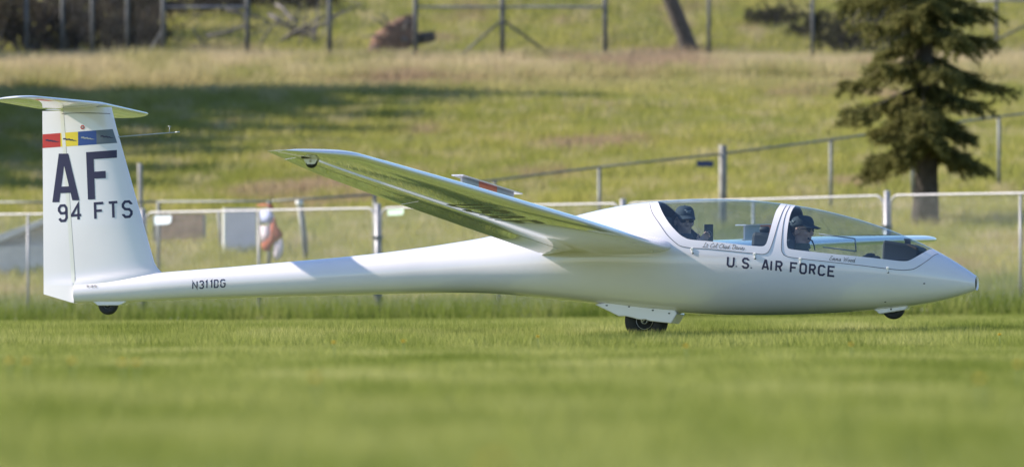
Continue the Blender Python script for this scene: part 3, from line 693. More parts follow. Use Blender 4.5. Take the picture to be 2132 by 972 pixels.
# tail band: four blocks, each with a small zigzag streak
ty = lambda x: 280 - (x - 88) * .0755; by = lambda x: 308.6 - (x - 88) * .069
blk = [(88.6, 125.8, 88.6, 126.2, 'red', 'navy'), (125.8, 162.3, 126.2, 162.6, 'yellow', 'navy'), (162.3, 200.3, 162.6, 201, 'blue', 'palegrey'), (200.3, 234.5, 201, 244.0, 'greyp', 'navy')]
for (a, b, a2, b2, m1, m2) in blk:
    rb = [(Vector((a + (b - a) * k / 6, ty(a + (b - a) * k / 6))), Vector((a2 + (b2 - a2) * k / 6, by(a2 + (b2 - a2) * k / 6)))) for k in range(7)]
    o = decal('tail_band_block', [rb], M[m1], fin_o, lambda p, off: onsurf(p.x, p.y, finhw, off - .0006))
    cx_ = (a + b2) / 2 + 1; cy_ = (ty(cx_) + by(cx_)) / 2
    up_ = [(-14, -2.2), (-8, -2.6), (-7, -.8), (0, -1.6), (1, .4), (6, -.2), (7, 1.4), (15, 2.6)]; dn_ = [(-14, .6), (-9, .6), (-8, 2.0), (-1, 1.4), (0, 3), (5, 2.2), (6, 3.4), (15, 2.8)]
    rb = [(Vector((cx_ + p[0], cy_ + p[1])), Vector((cx_ + q[0], cy_ + q[1]))) for p, q in zip(up_, dn_)]
    decal('zigzag_streak', [rb], M[m2], o, lambda p, off: onsurf(p.x, p.y, finhw, off + .0006), 4)
for nm_, r_, mt_, of_ in (('roundel', 4.4, 'red', 0), ('roundel_centre', 2.3, 'palegrey', .0008)):
    rb = [(Vector((171.7, 265.2)), Vector((171.7 + r_ * math.cos(t), 265.2 + r_ * math.sin(t)))) for t in np.linspace(0, 2 * math.pi, 25)]
    decal(nm_, [rb], M[mt_], fin_o, lambda p, off, of_=of_: onsurf(p.x, p.y, finhw, off + of_), 5)
# cursive names under the canopies
SG = {'L': [[(.9, 1.7), (.6, 1.9), (.3, .4), (-.1, 0), (.3, .1), (.9, 0), (1.1, .25)]], 't': [[(.3, 1.5), (.15, .2), (.3, 0), (.55, .2)], [(-.05, 1), (.6, 1.05)]], 'C': [[(1.1, 1.5), (.9, 1.9), (.4, 1.5), (.05, .7), (.2, .05), (.6, 0), (1.0, .4)]],
      'o': [[(.35, 1), (.05, .6), (.1, .1), (.4, .05), (.6, .5), (.4, .95), (.8, .9)]], 'l': [[(.1, .3), (.5, 1.7), (.35, 1.95), (.15, .3), (.3, 0), (.55, .2)]], 'h': [[(.05, 0), (.45, 1.9)], [(.15, .5), (.45, 1), (.6, .85), (.5, .2), (.65, 0), (.85, .2)]],
      'a': [[(.6, .9), (.3, 1), (.02, .45), (.2, .02), (.5, .4), (.65, 1), (.55, .15), (.85, .15)]], 'd': [[(.6, .9), (.3, 1), (.02, .45), (.2, .02), (.5, .4), (.85, 1.9), (.58, .15), (.9, .15)]], 'D': [[(.5, 1.7), (.3, .05), (.8, .15), (1.25, .8), (1.1, 1.7), (.5, 1.95), (.1, 1.6)]],
      'v': [[(.05, .95), (.2, .05), (.6, .95), (.75, .85)]], 'i': [[(.2, .95), (.1, .1), (.3, .02), (.45, .2)], [(.28, 1.35), (.3, 1.45)]], 'e': [[(.05, .45), (.5, .75), (.35, 1), (.05, .5), (.2, 0), (.6, .2)]], 's': [[(.35, 1), (.25, .8), (.45, .3), (.25, 0), (0, .15)]],
      'E': [[(1.0, 1.6), (.6, 1.95), (.3, 1.5), (.6, 1.1), (.2, .8), (.05, .3), (.4, 0), (.95, .4)]], 'm': [[(.05, .9), (.1, 0)], [(.1, .5), (.35, 1), (.45, .1)], [(.45, .5), (.7, 1), (.78, .1), (1.0, .15)]], 'W': [[(.1, 1.8), (.25, .05), (.75, 1.5), (.85, .05), (1.45, 1.9)]]}
ADV = {'L': 1.1, 'C': 1.1, 'D': 1.35, 'E': 1.05, 'W': 1.45, 'm': 1.05, 'h': .85, 'a': .85, 'd': .9, 'o': .78, 'l': .5, 't': .6, 'v': .75, 'i': .45, 'e': .6, 's': .55, ' ': .7}
def script(txt, x0, y0, x1, slope, xh, sw, parent, lab):
    tot = sum(ADV[c] for c in txt); k = (x1 - x0) / tot; x = 0; s_ = []
    for c in txt:
        for st in SG.get(c, []):
            pts = [((x + gx_) * k + gy_ * xh * .22, gy_ * xh) for gx_, gy_ in st]
            pts = [(x0 + a, y0 + slope * a - b) for a, b in pts]; s_.append(stroke(pts, sw / 2))
        x += ADV[c]
    o = decal('name_lettering', s_, M['seam'], parent, fus_s, 3); o['label'] = lab
script('Lt Col Chad Davies', 1463.5, 514.2, 1550, .068, 5.0, 1.0, rear_canopy, 'cursive name on the rear canopy sill')
script('Emma Wood', 1726, 541.6, 1780, .083, 5.0, 1.0, front_canopy, 'cursive name on the front canopy sill')
# letters under the right wing
tcur = .50
for ch in 'USAF':
    v, f = [], []
    for st in GL[ch]:
        pts = [(tcur - (gx_ / 4) * .030 , .60 - gy_ / 6 * .34) for gx_, gy_ in st]
        rb = stroke([(a * 8.7, b * .9) for a, b in pts], .032)
        for (a, b), (c, d) in zip(rb[:-1], rb[1:]):
            base = len(v)
            for i in range(5):
                for p in (a.lerp(c, i / 4), b.lerp(d, i / 4)): v.append(wlower(p.x / 8.7, p.y / .9, -1, .0012))
            f += [(base + 2 * i, base + 2 * i + 1, base + 2 * i + 3, base + 2 * i + 2) for i in range(4)]
    tcur -= .050; mesh('letter', v, f, M['navy'], wr)

# ------------------------------------------------------------------ cockpit fittings
def soft(name, px, y0, y1, mat, bev): return prism(name, px, y0, y1, mat, glider, bev)
fp = soft('front_instrument_hood', [(1838, 501), (1842, 500), (1893, 508), (1911, 515), (1913, 522), (1908, 545), (1840, 545), (1836, 538)], -.15, .15, M['pod'], .03)
mb = MB()
for a in ((1884, 508, 1896, 498),):
    for yy in (-.03, .03):
        mb.box(PP(1890, 503, yy), (.05, .012, .05))
    mb.box(PP(1890, 498.5, 0), (.05, .07, .012))
mb.build('compass_bracket', M['black'], fp, False)
rp = soft('rear_instrument_panel', [(1565, 482), (1585, 483), (1607, 490), (1607, 516), (1562, 516)], -.17, .17, M['pod'], .03)
mb = MB(); c = PP(1592, 478, 0); mb.lathe([(-.04, 0), (-.04, .022), (-.03, .028), (.03, .028), (.04, .022), (.04, 0)], c, (1, 0, 0), 20); mb.box(c + Vector((0, 0, -.03)), (.02, .02, .05)); mb.build('camera_mount', M['black'], rp)
mb = MB(); mb.tube([PP(1797, 538, .02), PP(1808, 532, .02), PP(1815, 529, .02)], [.02, .018, .014], 10); mb.ell(PP(1812, 531, .02), (.045, .02, .018), 12, 8); mb.ell(PP(1822, 537, .02), (.05, .03, .02), 12, 8); mb.build('panel_lever', M['black'], glider)
for c0, nm in ((PP(1393, 480, 0), 'rear_headrest'), (PP(1640, 490, 0), 'front_headrest')):
    mb = MB(); mb.box(c0 + Vector((-.03, 0, .02)), (.05, .22, .20)); o = mb.build('headrest', M['lining'], glider, False); bevel(o, .02, 3)
    mb = MB(); mb.box(c0 + Vector((.05, 0, -.22)), (.06, .36, .36), None); o = mb.build('seat_back', M['lining'], glider, False); bevel(o, .02, 3)
mb = MB()  # canopy vent windows and rails on the far side
for s in (1,):
    hx = lambda x, z: hwf(x, z) * .985
    for a, b in (((1706, 487), (1782, 497)), ((1712, 514), (1782, 523)), ((1782, 497), (1782, 523))):
        pa, pb = [PP(q[0], q[1], .30) for q in (a, b)]
        pa, pb = [Vector((p.x, hx(p.x, p.z), p.z)) for p in (pa, pb)]
        mb.tube([pa, pa.lerp(pb, .5) + Vector((0, .006, 0)), pb], .006, 6)
mb.build('vent_window_rail', M['alu'], front_canopy)

# ------------------------------------------------------------------ the two pilots
def remeshed(name, mb, voxel, mats, classify, parent):
    tmp = bpy.data.meshes.new('tmp'); tmp.from_pydata(mb.v, [], mb.f); tmp.update()
    o = bpy.data.objects.new('tmp', tmp); COL.objects.link(o)
    bm = bmesh.new(); bm.from_mesh(tmp); bmesh.ops.recalc_face_normals(bm, faces=bm.faces); bm.to_mesh(tmp); bm.free()
    r = o.modifiers.new('r', 'REMESH'); r.mode = 'VOXEL'; r.voxel_size = voxel
    sm_ = o.modifiers.new('s', 'SMOOTH'); sm_.iterations = 4; sm_.factor = .5
    dg = bpy.context.evaluated_depsgraph_get(); me = bpy.data.meshes.new_from_object(o.evaluated_get(dg))
    bpy.data.objects.remove(o); me.materials.clear()
    ob = link(name, me, mats, parent)
    ctr = np.zeros(len(me.polygons) * 3); me.polygons.foreach_get('center', ctr); ctr = ctr.reshape(-1, 3)
    me.polygons.foreach_set('material_index', np.array([classify(Vector(c)) for c in ctr], np.int32)); return ob
def pilot(head, yaw, pitch, suit, skin, hands, label, mic):
    """head: centre of the head in the glider's frame; hands: (right, left) hand positions relative to the head"""
    wp = RM @ head + PO
    root = empty('person', wp + RM @ Vector((.28, 0, -.72))); root.rotation_euler = glider.rotation_euler
    tag(root, label, 'person', 'pilots in the glider cockpits')
    B = Vector((-.28, 0, .72))                                   # head centre in the person's frame
    H = Matrix.Translation(B) @ Matrix.Rotation(yaw, 4, 'Z') @ Matrix.Rotation(pitch, 4, 'Y')
    mb = MB()
    mb.tube([B + Vector((.26, 0, -.59)), B + Vector((.20, 0, -.52)), B + Vector((.10, 0, -.40)), B + Vector((.03, 0, -.28)), B + Vector((0, 0, -.22))], [.115, .13, .155, .15, .08], 18)
    mb.tube([B + Vector((.0, -.175, -.265)), B + Vector((.0, 0, -.235)), B + Vector((.0, .175, -.265))], [.07, .085, .07], 14)
    mb.tube([B + Vector((.0, 0, -.26)), B + Vector((.0, 0, -.10)), B + Vector((.005, 0, -.03))], [.068, .058, .06], 16)
    for s, hp in ((-1, hands[0]), (1, hands[1])):
        sh = B + Vector((0, s * .185, -.27)); hd = B + hp; el = (sh + hd) / 2 + Vector((-.04, s * .05, -.15))
        d = (hd - el).normalized(); wr_ = hd - d * .085
        mb.tube([sh, sh.lerp(el, .5), el, el.lerp(wr_, .5), wr_], [.062, .054, .045, .042, .030], 12)
        # palm and five bent fingers
        sd_ = d.cross(Vector((0, 1, 0))).normalized() if abs(d.y) < .9 else Vector((1, 0, 0)); nrm = Vector((0, s, 0))
        up_ = Vector((0, 0, 1)); ax = (up_ - d * up_.dot(d)).normalized(); nn = d.cross(ax).normalized() * (1 if True else 1)
        mb.tube([wr_ - d * .01, wr_ + d * .03, wr_ + d * .075], [.026, .034, .032], 10)
        for k, ln in enumerate((.060, .070, .066, .052)):
            b0 = wr_ + d * .07 + ax * (.027 - .018 * k); c1 = b0 + d * ln * .5 + nn * s * .006; c2 = c1 + d * ln * .3 - nn * s * .018; c3 = c2 - nn * s * ln * .35
            mb.tube([b0 - d * .01, c1, c2, c3], [.0095, .009, .0085, .0075], 8)
        t0 = wr_ + d * .02 + ax * .03; mb.tube([t0, t0 + ax * .022 + d * .02, t0 + ax * .030 + d * .05 - nn * s * .012], [.012, .0105, .009], 8)
        hip = B + Vector((.27, s * .08, -.60)); kn = B + Vector((.66, s * .085, -.50)); an = B + Vector((.98, s * .07, -.52))
        mb.tube([hip, hip.lerp(kn, .5), kn, kn.lerp(an, .5), an], [.08, .075, .06, .052, .042], 12)
        mb.tube([an + Vector((-.03, 0, -.01)), an + Vector((.02, 0, .03)), an + Vector((.04, 0, .08))], [.038, .042, .034], 10)
    # head: skull, jaw, nose, brow, ears, lips
    mb.ell((0, 0, .02), (.098, .076, .100), 24, 16, H); mb.ell((.022, 0, -.045), (.070, .058, .072), 20, 14, H); mb.ell((.062, 0, -.088), (.026, .030, .022), 14, 10, H)
    mb.tube([H @ Vector((.088, 0, .008)), H @ Vector((.104, 0, -.022)), H @ Vector((.110, 0, -.034))], [.010, .013, .012], 10); mb.ell((.098, 0, -.036), (.013, .019, .010), 12, 8, H)
    mb.ell((.080, 0, .022), (.022, .055, .014), 14, 8, H); mb.ell((.084, 0, -.062), (.014, .024, .006), 12, 8, H); mb.ell((.082, 0, -.074), (.014, .021, .006), 12, 8, H)
    for s in (-1, 1): mb.ell((-.012, s * .079, -.018), (.022, .011, .033), 12, 10, H); mb.ell((.06, s * .04, -.03), (.026, .022, .022), 12, 8, H)
    Hi = H.inverted(); hps = [B + h for h in hands]
    def cls(c):
        q = Hi @ c
        if q.z > -.125 and q.length < .2: return 1
        if min((c - h).length for h in hps) < .115: return 1
        return 0
    body_ = remeshed('body', mb, .0065, [suit, skin], cls, root)
    # cap: crown, visor, button, badge
    v, f = [], []; nu, nv = 32, 12
    for j in range(nv + 1):
        a = (math.pi / 2) * j / nv
        for i in range(nu):
            t = 2 * math.pi * i / nu; fx = 1.0 + .04 * math.cos(t)
            zz = .030 + (.098 if math.cos(t) > -.3 else .092) * math.sin(a) ** .85; rr = math.cos(a) ** .62
            v.append(H @ Vector((-.004 + .108 * rr * math.cos(t) * fx, .086 * rr * math.sin(t), zz + .012 * math.cos(t) * (1 - j / nv))))
    f = [(j * nu + i, j * nu + (i + 1) % nu, (j + 1) * nu + (i + 1) % nu, (j + 1) * nu + i) for j in range(nv) for i in range(nu)]
    cap = mesh('cap', v, f, M['cap'], root); m = cap.modifiers.new('s', 'SOLIDIFY'); m.thickness = .004
    v, f = [], []
    for j in range(7):
        q = j / 6
        for i in range(17):
            t = -1.12 + 2.24 * i / 16; r0 = Vector((-.004 + .111 * math.cos(t), .086 * math.sin(t), .040 + .010 * math.cos(t)))
            ext = .072 * q * max(math.cos(t * 1.18), 0) ** .5
            v.append(H @ (r0 + Vector((ext, 0, -.30 * ext - .10 * abs(math.sin(t)) ** 2 * ext - .014 * q * abs(math.sin(t)) ** 2))))
    f = [(j * 17 + i, j * 17 + i + 1, (j + 1) * 17 + i + 1, (j + 1) * 17 + i) for j in range(6) for i in range(16)]
    vis = mesh('visor', v, f, M['cap'], cap); m = vis.modifiers.new('s', 'SOLIDIFY'); m.thickness = .004; m.offset = 1
    mb = MB(); mb.ell((-.004, 0, .130), (.008, .008, .005), 10, 6, H); mb.build('cap_button', M['cap'], cap)
    mb = MB()
    if mic:
        for k_, (xx, z_) in enumerate(((-.075, .060), (-.048, .066))): mb.tube([H @ Vector((xx - .010, -.075, z_ + .010)), H @ Vector((xx, -.0785, z_ - .004)), H @ Vector((xx + .012, -.0815, z_ + .012))], .0035, 6)
    else:
        for a_ in (((.098, -.028, .098), (.108, .0, .088), (.096, .03, .094)), ((.106, -.016, .080), (.111, .004, .076), (.106, .02, .078))): mb.tube([H @ Vector(p) for p in a_], .0035, 6)
    mb.build('cap_badge', M['palegrey'], cap)
    mb = MB()
    for s in (-1, 1):
        mb.ell((.088, s * .034, .006), (.012, .029, .021), 16, 10, H); mb.tube([H @ Vector((.086, s * .058, .012)), H @ Vector((.05, s * .079, .012)), H @ Vector((-.01, s * .086, .006))], .0032, 6)
    mb.tube([H @ Vector((.100, -.012, .010)), H @ Vector((.102, 0, .012)), H @ Vector((.100, .012, .010))], .003, 6); mb.build('sunglasses', M['lens'], root)
    mb = MB(); mb.ell((-.045, 0, .012), (.062, .079, .050), 20, 12, H); mb.build('hair', M['hair'], root)
    # collar
    mb = MB(); mb.lathe([(-.16, .082), (-.13, .074), (-.115, .071), (-.118, .064)], B + Vector((0, 0, 0)), (0, 0, 1), 24); mb.build('collar', suit, root)
    if mic:
        mb = MB(); mb.tube([H @ Vector((.086, -.052, -.070)), H @ Vector((.125, -.045, -.085)), H @ Vector((.150, -.05, -.125)), H @ Vector((.165, -.06, -.165))], [.006, .007, .006, .005], 8)
        mb.ell((.092, -.045, -.068), (.012, .010, .009), 10, 8, H); mb.build('microphone_boom', M['black'], root)
    return root, H
hr = PP(1425, 459, 0); hf = PP(1669, 479, 0)
pilot(hr, R(-58), R(6), M['suit'], M['skin'], (Vector((.235, -.15, -.150)), Vector((.34, .14, -.42))), 'person in dark cap and sunglasses in the rear seat holding up a phone', False)
pilot(hf, R(-8), R(4), M['suit2'], M['skin2'], (Vector((.40, -.10, -.48)), Vector((.36, .16, -.50))), 'person in olive suit and dark cap in the front seat facing forward', True)
ph = empty('smartphone', RM @ PP(1475.5, 504, -.13) + PO); ph.rotation_euler = (-ROLL, 0, -PHI + R(14)); tag(ph, 'black smartphone with a ring on its back held up in the rear cockpit', 'phone')
mb = MB(); mb.box((0, 0, .075), (.078, .010, .158)); bevel(mb.build('phone_body', M['phone'], ph, False), .004)
mb = MB(); mb.tube([Vector((.026 * math.cos(t), -.0058, .068 + .026 * math.sin(t))) for t in np.linspace(0, 2 * math.pi, 33)], .0016, 6); mb.build('phone_ring', M['alu'], ph)
mb = MB(); mb.box((-.022, -.006, .134), (.026, .003, .026)); mb.build('camera_bump', M['black'], ph, False)

# ------------------------------------------------------------------ panel fence along the field edge
def gz(x, y): return float(terrain(x, y))
JP = [(-175, 161.6), (297, 158), (787, 154), (1297, 150), (1847, 146), (2410, 142)]
J = [Vector(((px - CX) / F * d, d, 0)) for px, d in JP]
for p in J: p.z = gz(p.x, p.y)
FENCE_H = 1.94
def chain(mb, a, b, h, pitch, r, z0=0.0):
    """diagonal wires of a chain-link sheet between the points a and b"""
    L_ = (b - a).length; ux = (b - a).normalized(); up = Vector((0, 0, 1)); nn = Vector((-ux.y, ux.x, 0)).normalized()
    for sgn in (1, -1):
        k = -h
        while k < L_:
            s0, s1 = (k, 0), (k + h, h)
            lo_ = max(0, -k); hi_ = min(h, L_ - k)
            if hi_ > lo_ + .01:
                p0 = (k + lo_, lo_); p1 = (k + hi_, hi_)
                if sgn < 0: p0, p1 = (L_ - p0[0], p0[1]), (L_ - p1[0], p1[1])
                A_, B_ = [a + ux * q[0] + up * (q[1] + z0) + nn * (.002 * sgn) for q in (p0, p1)]
                mb.tube([A_, B_], r, 3, False)
            k += pitch
plab = ['beyond the concrete ramp and the tail fin', 'with the brown board and striped cloth behind it', 'crossing behind the glider wing with a green tag', 'behind the rear cockpit of the glider', 'in front of the dark spruce trunk']
for i in range(5):
    a, b = J[i], J[i + 1]; u_ = (b - a).normalized(); L_ = (b - a).length
    root = empty('pipe_fence', (a + b) / 2); root.location.z = (a.z + b.z) / 2
    tag(root, 'rounded pipe and chain-link fence panel ' + plab[i], 'fence', 'chain-link panels of the field-edge fence')
    o_ = root.location; ux = u_; zb0 = .10
    def W(s, z): return a.lerp(b, s / L_) + Vector((0, 0, z)) - o_
    g0, rr = .07, .17; pts = [W(g0, zb0), W(g0, FENCE_H - rr)]
    pts += [W(g0 + rr - rr * math.cos(t), FENCE_H - rr + rr * math.sin(t)) for t in np.linspace(.2, math.pi / 2, 6)]
    pts += [W(L_ - g0 - rr + rr * math.sin(t), FENCE_H - rr + rr * math.cos(t)) for t in np.linspace(0, math.pi / 2 - .2, 6)] + [W(L_ - g0, FENCE_H - rr), W(L_ - g0, zb0)]
    mb = MB(); mb.tube(pts, .018, 8); mb.build('pipe_frame', M['galv'], root)
    mb = MB(); mb.tube([W(L_ / 2, zb0 - .05), W(L_ / 2, FENCE_H - .02)], .020, 8); mb.build('centre_bar', M['galv'], root)
    mb = MB(); mb.tube([W(g0, zb0 + .02), W(L_ - g0, zb0 + .02)], .018, 8); mb.build('bottom_rail', M['galv'], root)
    mb = MB(); chain(mb, W(g0, zb0), W(L_ - g0, zb0), FENCE_H - zb0 - .03, .075, .0020); c_ = mb.build('chain_link', M['wire'], root, False); c_['kind'] = 'stuff'
nb = ['beside the concrete ramp', 'hidden in part by the tail boom', 'with the wing passing above it', 'just behind the wing root', 'behind the front canopy', 'by the spruce tree']
for i, p in enumerate(J):
    if i in (0, 5): continue
    root = empty('fence_post', p); tag(root, 'thick galvanised post joining two fence panels, ' + nb[i], 'fence post', 'posts of the field-edge fence')
    mb = MB(); mb.tube([(0, 0, -.1), (0, 0, FENCE_H + .05)], .048, 12); mb.build('post', M['galv'], root)
    mb = MB(); mb.ell((0, 0, FENCE_H + .05), (.052, .052, .03), 12, 8); mb.build('post_cap', M['galv'], root)
    for z in (.5, 1.45):
        mb = MB(); mb.box((0, -.02, z), (.17, .10, .045)); mb.build('clamp', M['galvdull'], root, False)
def fence_pt(px, py, back=.06):
    d = np.linspace(138, 165, 3000); x = (px - CX) / F * d; i = np.argmin(abs(x * .97 + d - 152.0 - .17)); 
    seg = [k for k in range(5) if JP[k][0] <= px <= JP[k + 1][0]][0]; a, b = J[seg], J[seg + 1]
    k = (px - CX) / F; t = (k * a.y - a.x) / ((b.x - a.x) - k * (b.y - a.y)); d0 = a.y + (b.y - a.y) * t + back
    return at(px, py, d0)
def plate(name, pxs, mat, label, cat, back, thick=.012):
    c = [fence_pt(x, y, back) for x, y in pxs]; o_ = sum(c, Vector()) / len(c); v = [p - o_ for p in c]; v += [p + Vector((0, thick, 0)) for p in v]; n = len(c)
    o = mesh(name, v, [tuple(range(n)), tuple(range(n, 2 * n))[::-1]] + [(k, n + k, n + (k + 1) % n, (k + 1) % n) for k in range(n)], mat, None, False); o.location = o_; return tag(o, label, cat)
M['tagw'] = pmat('white_tag', (.62, .70, .80), .4); M['tagg'] = pmat('pale_green_tag', (.50, .66, .55), .5); M['tagb'] = pmat('blue_tag', (.03, .05, .16), .5)
plate('fence_tag', [(321, 450), (357, 448.5), (356, 463), (349, 467), (322, 468)], M['tagw'], 'white tag wired to the fence panel near the tail fin', 'tag', -.05)
plate('fence_tag', [(806, 437), (841, 434.5), (840, 446), (833, 448), (808, 449)], M['tagg'], 'pale green tag wired to the fence under the wing', 'tag', -.05)
# striped cloth hanging behind the fence
cl = {}
M['clothb'] = pmat('pale_blue_cloth', (.45, .50, .78), .9); M['clothw'] = pmat('lilac_white_cloth', (.66, .58, .66), .9); M['clothr'] = pmat('rust_red_cloth', (.33, .10, .065), .9)
c0 = fence_pt(562, 545, .25); flag = empty('hanging_cloth', c0); tag(flag, 'crumpled rust red, white and pale blue cloth hanging behind the fence', 'cloth')
def cloth(name, poly, mat, dy):
    c = [fence_pt(x, y, .25 + dy + .03 * math.sin(x * .3 + y * .11)) - c0 for x, y in poly]; ce = sum(c, Vector()) / len(c) + Vector((0, -.05, 0)); n = len(c)
    v = c + [ce] + [p + Vector((0, .02, 0)) for p in c]
    o = mesh(name, v, [(k, (k + 1) % n, n) for k in range(n)] + [(k, n + 1 + k, n + 1 + (k + 1) % n, (k + 1) % n) for k in range(n)] + [tuple(range(n + 1, 2 * n + 1))[::-1]], mat, flag)
cloth('blue_top', [(541, 437), (556, 434), (567, 441), (571, 452), (566, 464), (544, 466)], M['clothb'], 0)
cloth('red_band', [(534, 426), (550, 424), (567, 426), (572, 438), (569, 434), (552, 428), (535, 428.5)], M['clothr'], -.03)
cloth('red_stripe', [(566, 462), (572, 452), (577, 470), (588, 485), (589, 492), (574, 502), (566, 512), (562, 523), (548, 522), (543, 508), (556, 505), (563, 490), (562, 470)], M['clothr'], -.03)
cloth('white_panel', [(542, 470), (562, 470), (562, 492), (556, 504), (543, 506)], M['clothw'], .02)
cloth('white_tail', [(570, 506), (588, 495), (590, 520), (585, 536), (574, 543), (568, 525)], M['clothw'], .01)

# ------------------------------------------------------------------ things standing on the slope behind the panel fence
M['board'] = pmat('weathered_brown_board', (.58, .36, .26), .85, noise=.25, nscale=5); M['lilac'] = pmat('lilac_grey_panel', (.78, .70, .80), .6, noise=.06, nscale=4)
M['concrete'] = pmat('grey_concrete', (.68, .64, .63), .9, noise=.12, nscale=3, bump=.3, bscale=30); M['oldwood'] = pmat('grey_timber', (.27, .26, .25), .9, noise=.3, nscale=8)
def standing(name, px0, px1, ytop, ybot, thick, mat, label, cat, extra=None, yaw=0):
    g = ground_at((px0 + px1) / 2, ybot); d = g.y; s = d / F; root = empty(name, g); root.rotation_euler = (0, 0, yaw); tag(root, label, cat)
    wdt = (px1 - px0) * s; h = (ybot - ytop) * s; return root, wdt, h, s
root, wd_, h_, s_ = standing('brown_board', 322, 426, 447, 516, .04, M['board'], 'weathered brown wooden board standing behind the fence', 'board', yaw=R(-4))
for k in range(5):
    mb = MB(); hh = h_ / 5; mb.box((0, 0, hh * (k + .5) + .02), (wd_, .03, hh - .006)); mb.build('plank', M['board'], root, False)
for sx in (-1, 1):
    mb = MB(); mb.box((sx * wd_ / 2, .0, h_ / 2 - .1), (.05, .06, h_ + .2)); mb.build('frame_post', M['oldwood'], root, False)
root, wd_, h_, s_ = standing('lilac_panel', 468, 534, 434, 529, .06, M['lilac'], 'lilac grey panel with a pale edge standing behind the fence', 'panel', yaw=R(16))
mb = MB(); mb.box((0, 0, h_ / 2), (wd_, .07, h_)); bevel(mb.build('panel_face', M['lilac'], root, False), .006)
mb = MB(); mb.box((-wd_ / 2 - .022, -.004, h_ / 2), (.04, .085, h_ + .01)); mb.build('edge_trim', M['whitep'], root, False)
for sx in (-.35, .35):
    mb = MB(); mb.box((sx * wd_, 0.03, -.1), (.05, .05, .3)); mb.build('foot', M['oldwood'], root, False)
# concrete ramp: sloped coping over a recessed face
g = ground_at(40, 572); d = g.y; rp_ = empty('concrete_ramp', g); tag(rp_, 'grey concrete ramp wall with a pale sloped coping', 'ramp')
q = lambda px, py: at(px, py, d) - g
def slab(name, poly, y0, y1, mat):
    v = [q(*p) + Vector((0, y0, 0)) for p in poly] + [q(*p) + Vector((0, y1, 0)) for p in poly]; n = len(poly)
    o = mesh(name, v, [tuple(range(n)), tuple(range(n, 2 * n))[::-1]] + [(k, n + k, n + (k + 1) % n, (k + 1) % n) for k in range(n)], mat, rp_, False)
    bm = bmesh.new(); bm.from_mesh(o.data); bmesh.ops.recalc_face_normals(bm, faces=bm.faces); bm.to_mesh(o.data); bm.free(); bevel(o, .01); return o
slab('ramp_wall', [(-120, 585), (-120, 520), (0, 513), (120, 511), (160, 585)], -.2, .3, M['concrete'])
slab('coping', [(-120, 540), (0, 488), (90, 456), (130, 452), (130, 464), (90, 468), (6, 502), (-120, 552)], -.25, .5, M['concrete'])
slab('back_wall', [(-100, 560), (8, 500), (90, 464), (130, 462), (130, 560)], .25, .35, M['concrete'])
def leaning(name, pa, pb, r, mat, label, cap=None):
    g = ground_at(*pb); t = at(pa[0], pa[1], g.y); root = empty(name, g); tag(root, label, 'post')
    mb = MB(); mb.tube([Vector((0, 0, -.2)), (t - g) * .5, t - g], r, 10); mb.build('shaft', mat, root)
    if cap:
        mb = MB(); dv = (t - g).normalized(); mb.tube([t - g - dv * .10, t - g + dv * .02], r * 1.15, 10); mb.build('white_cap', cap, root)
leaning('leaning_post', (623, 418), (641, 548), .062, M['galvdull'], 'leaning grey post with a white cap behind the fence', M['whitep'])
leaning('timber_post', (291, 340), (296, 560), .045, M['oldwood'], 'tall pale timber post behind the tail fin')
leaning('timber_post', (455, 438), (462, 528), .035, M['galvdull'], 'short grey post between the brown board and the lilac panel')

# ------------------------------------------------------------------ second fence climbing the hillside
def rail_pt(px, py, h=1.45):
    d = np.linspace(150, 236, 6000); x = (px - CX) / F * d; k = np.argmin(abs(CH + (YH - py) / F * d - terrain(x, d) - h))
    return at(px, py, d[k])
rl = [(-60, 421), (130, 421), (330, 420), (560, 419), (780, 405), (1030, 375), (1248, 348), (1505, 320), (1730, 291), (1900, 267), (2080, 243), (2180, 231)]
rp3 = [rail_pt(*p) for p in rl]
hf_ = empty('hillside_fence', (rp3[5].x, rp3[5].y, gz(rp3[5].x, rp3[5].y))); tag(hf_, 'weathered grey rail fence climbing the hillside behind the glider', 'fence'); o_ = hf_.location.copy()
for a, b in zip(rp3[:-1], rp3[1:]):
    mb = MB(); mb.tube([a - o_, b - o_], .024, 6); mb.build('rail', M['galvdull'], hf_)
    mb = MB(); ga = Vector((a.x, a.y, gz(a.x, a.y) + .05)); gb = Vector((b.x, b.y, gz(b.x, b.y) + .05))
for i, p in enumerate(rp3):
    mb = MB(); big = i == 7; mb.tube([Vector((p.x, p.y, gz(p.x, p.y) - .1)) - o_, p - o_ + Vector((0, 0, .16 if big else .02))], .075 if big else .035, 8)
    mb.build('fence_post', M['oldwood'] if big else M['galvdull'], hf_)
p = rail_pt(1468, 341); mb = MB(); mb.box((0, -.05, 0), (.31, .02, .11)); o = mb.build('blue_plate', M['tagb'], None, False); o.location = p; tag(o, 'small dark blue plate hung below the hillside fence rail', 'plate')

# ------------------------------------------------------------------ high fence on the crest
def crest(px, d=241.0): x = (px - CX) / F * d; return Vector((x, d, gz(x, d)))
pp_ = [-120, -30, 55, 130, 192, 265, 340, 515, 686, 865, 1046, 1260, 1476, 1692, 1885, 2075, 2260]
cf = empty('crest_fence', crest(1046)); tag(cf, 'tall dark chain-link fence with pipe braces along the crest', 'fence'); o_ = cf.location.copy()
for k in pp_:
    p = crest(k); mb = MB(); mb.tube([p - o_ + Vector((0, 0, -.2)), p - o_ + Vector((0, 0, 2.5))], .062 if k in (340, 515, 686, 865, 1046, 1260) else .048, 8); mb.build('fence_post', M['darkpipe'], cf)
for a, b in ((340, 515), (865, 1046), (1046, 1260)):
    mb = MB(); z = CH + (YH - 15) / F * 241; mb.tube([Vector((crest(a).x, 241, z)) - o_, Vector((crest(b).x, 241, z)) - o_], .034, 6); mb.build('middle_rail', M['galv'], cf)
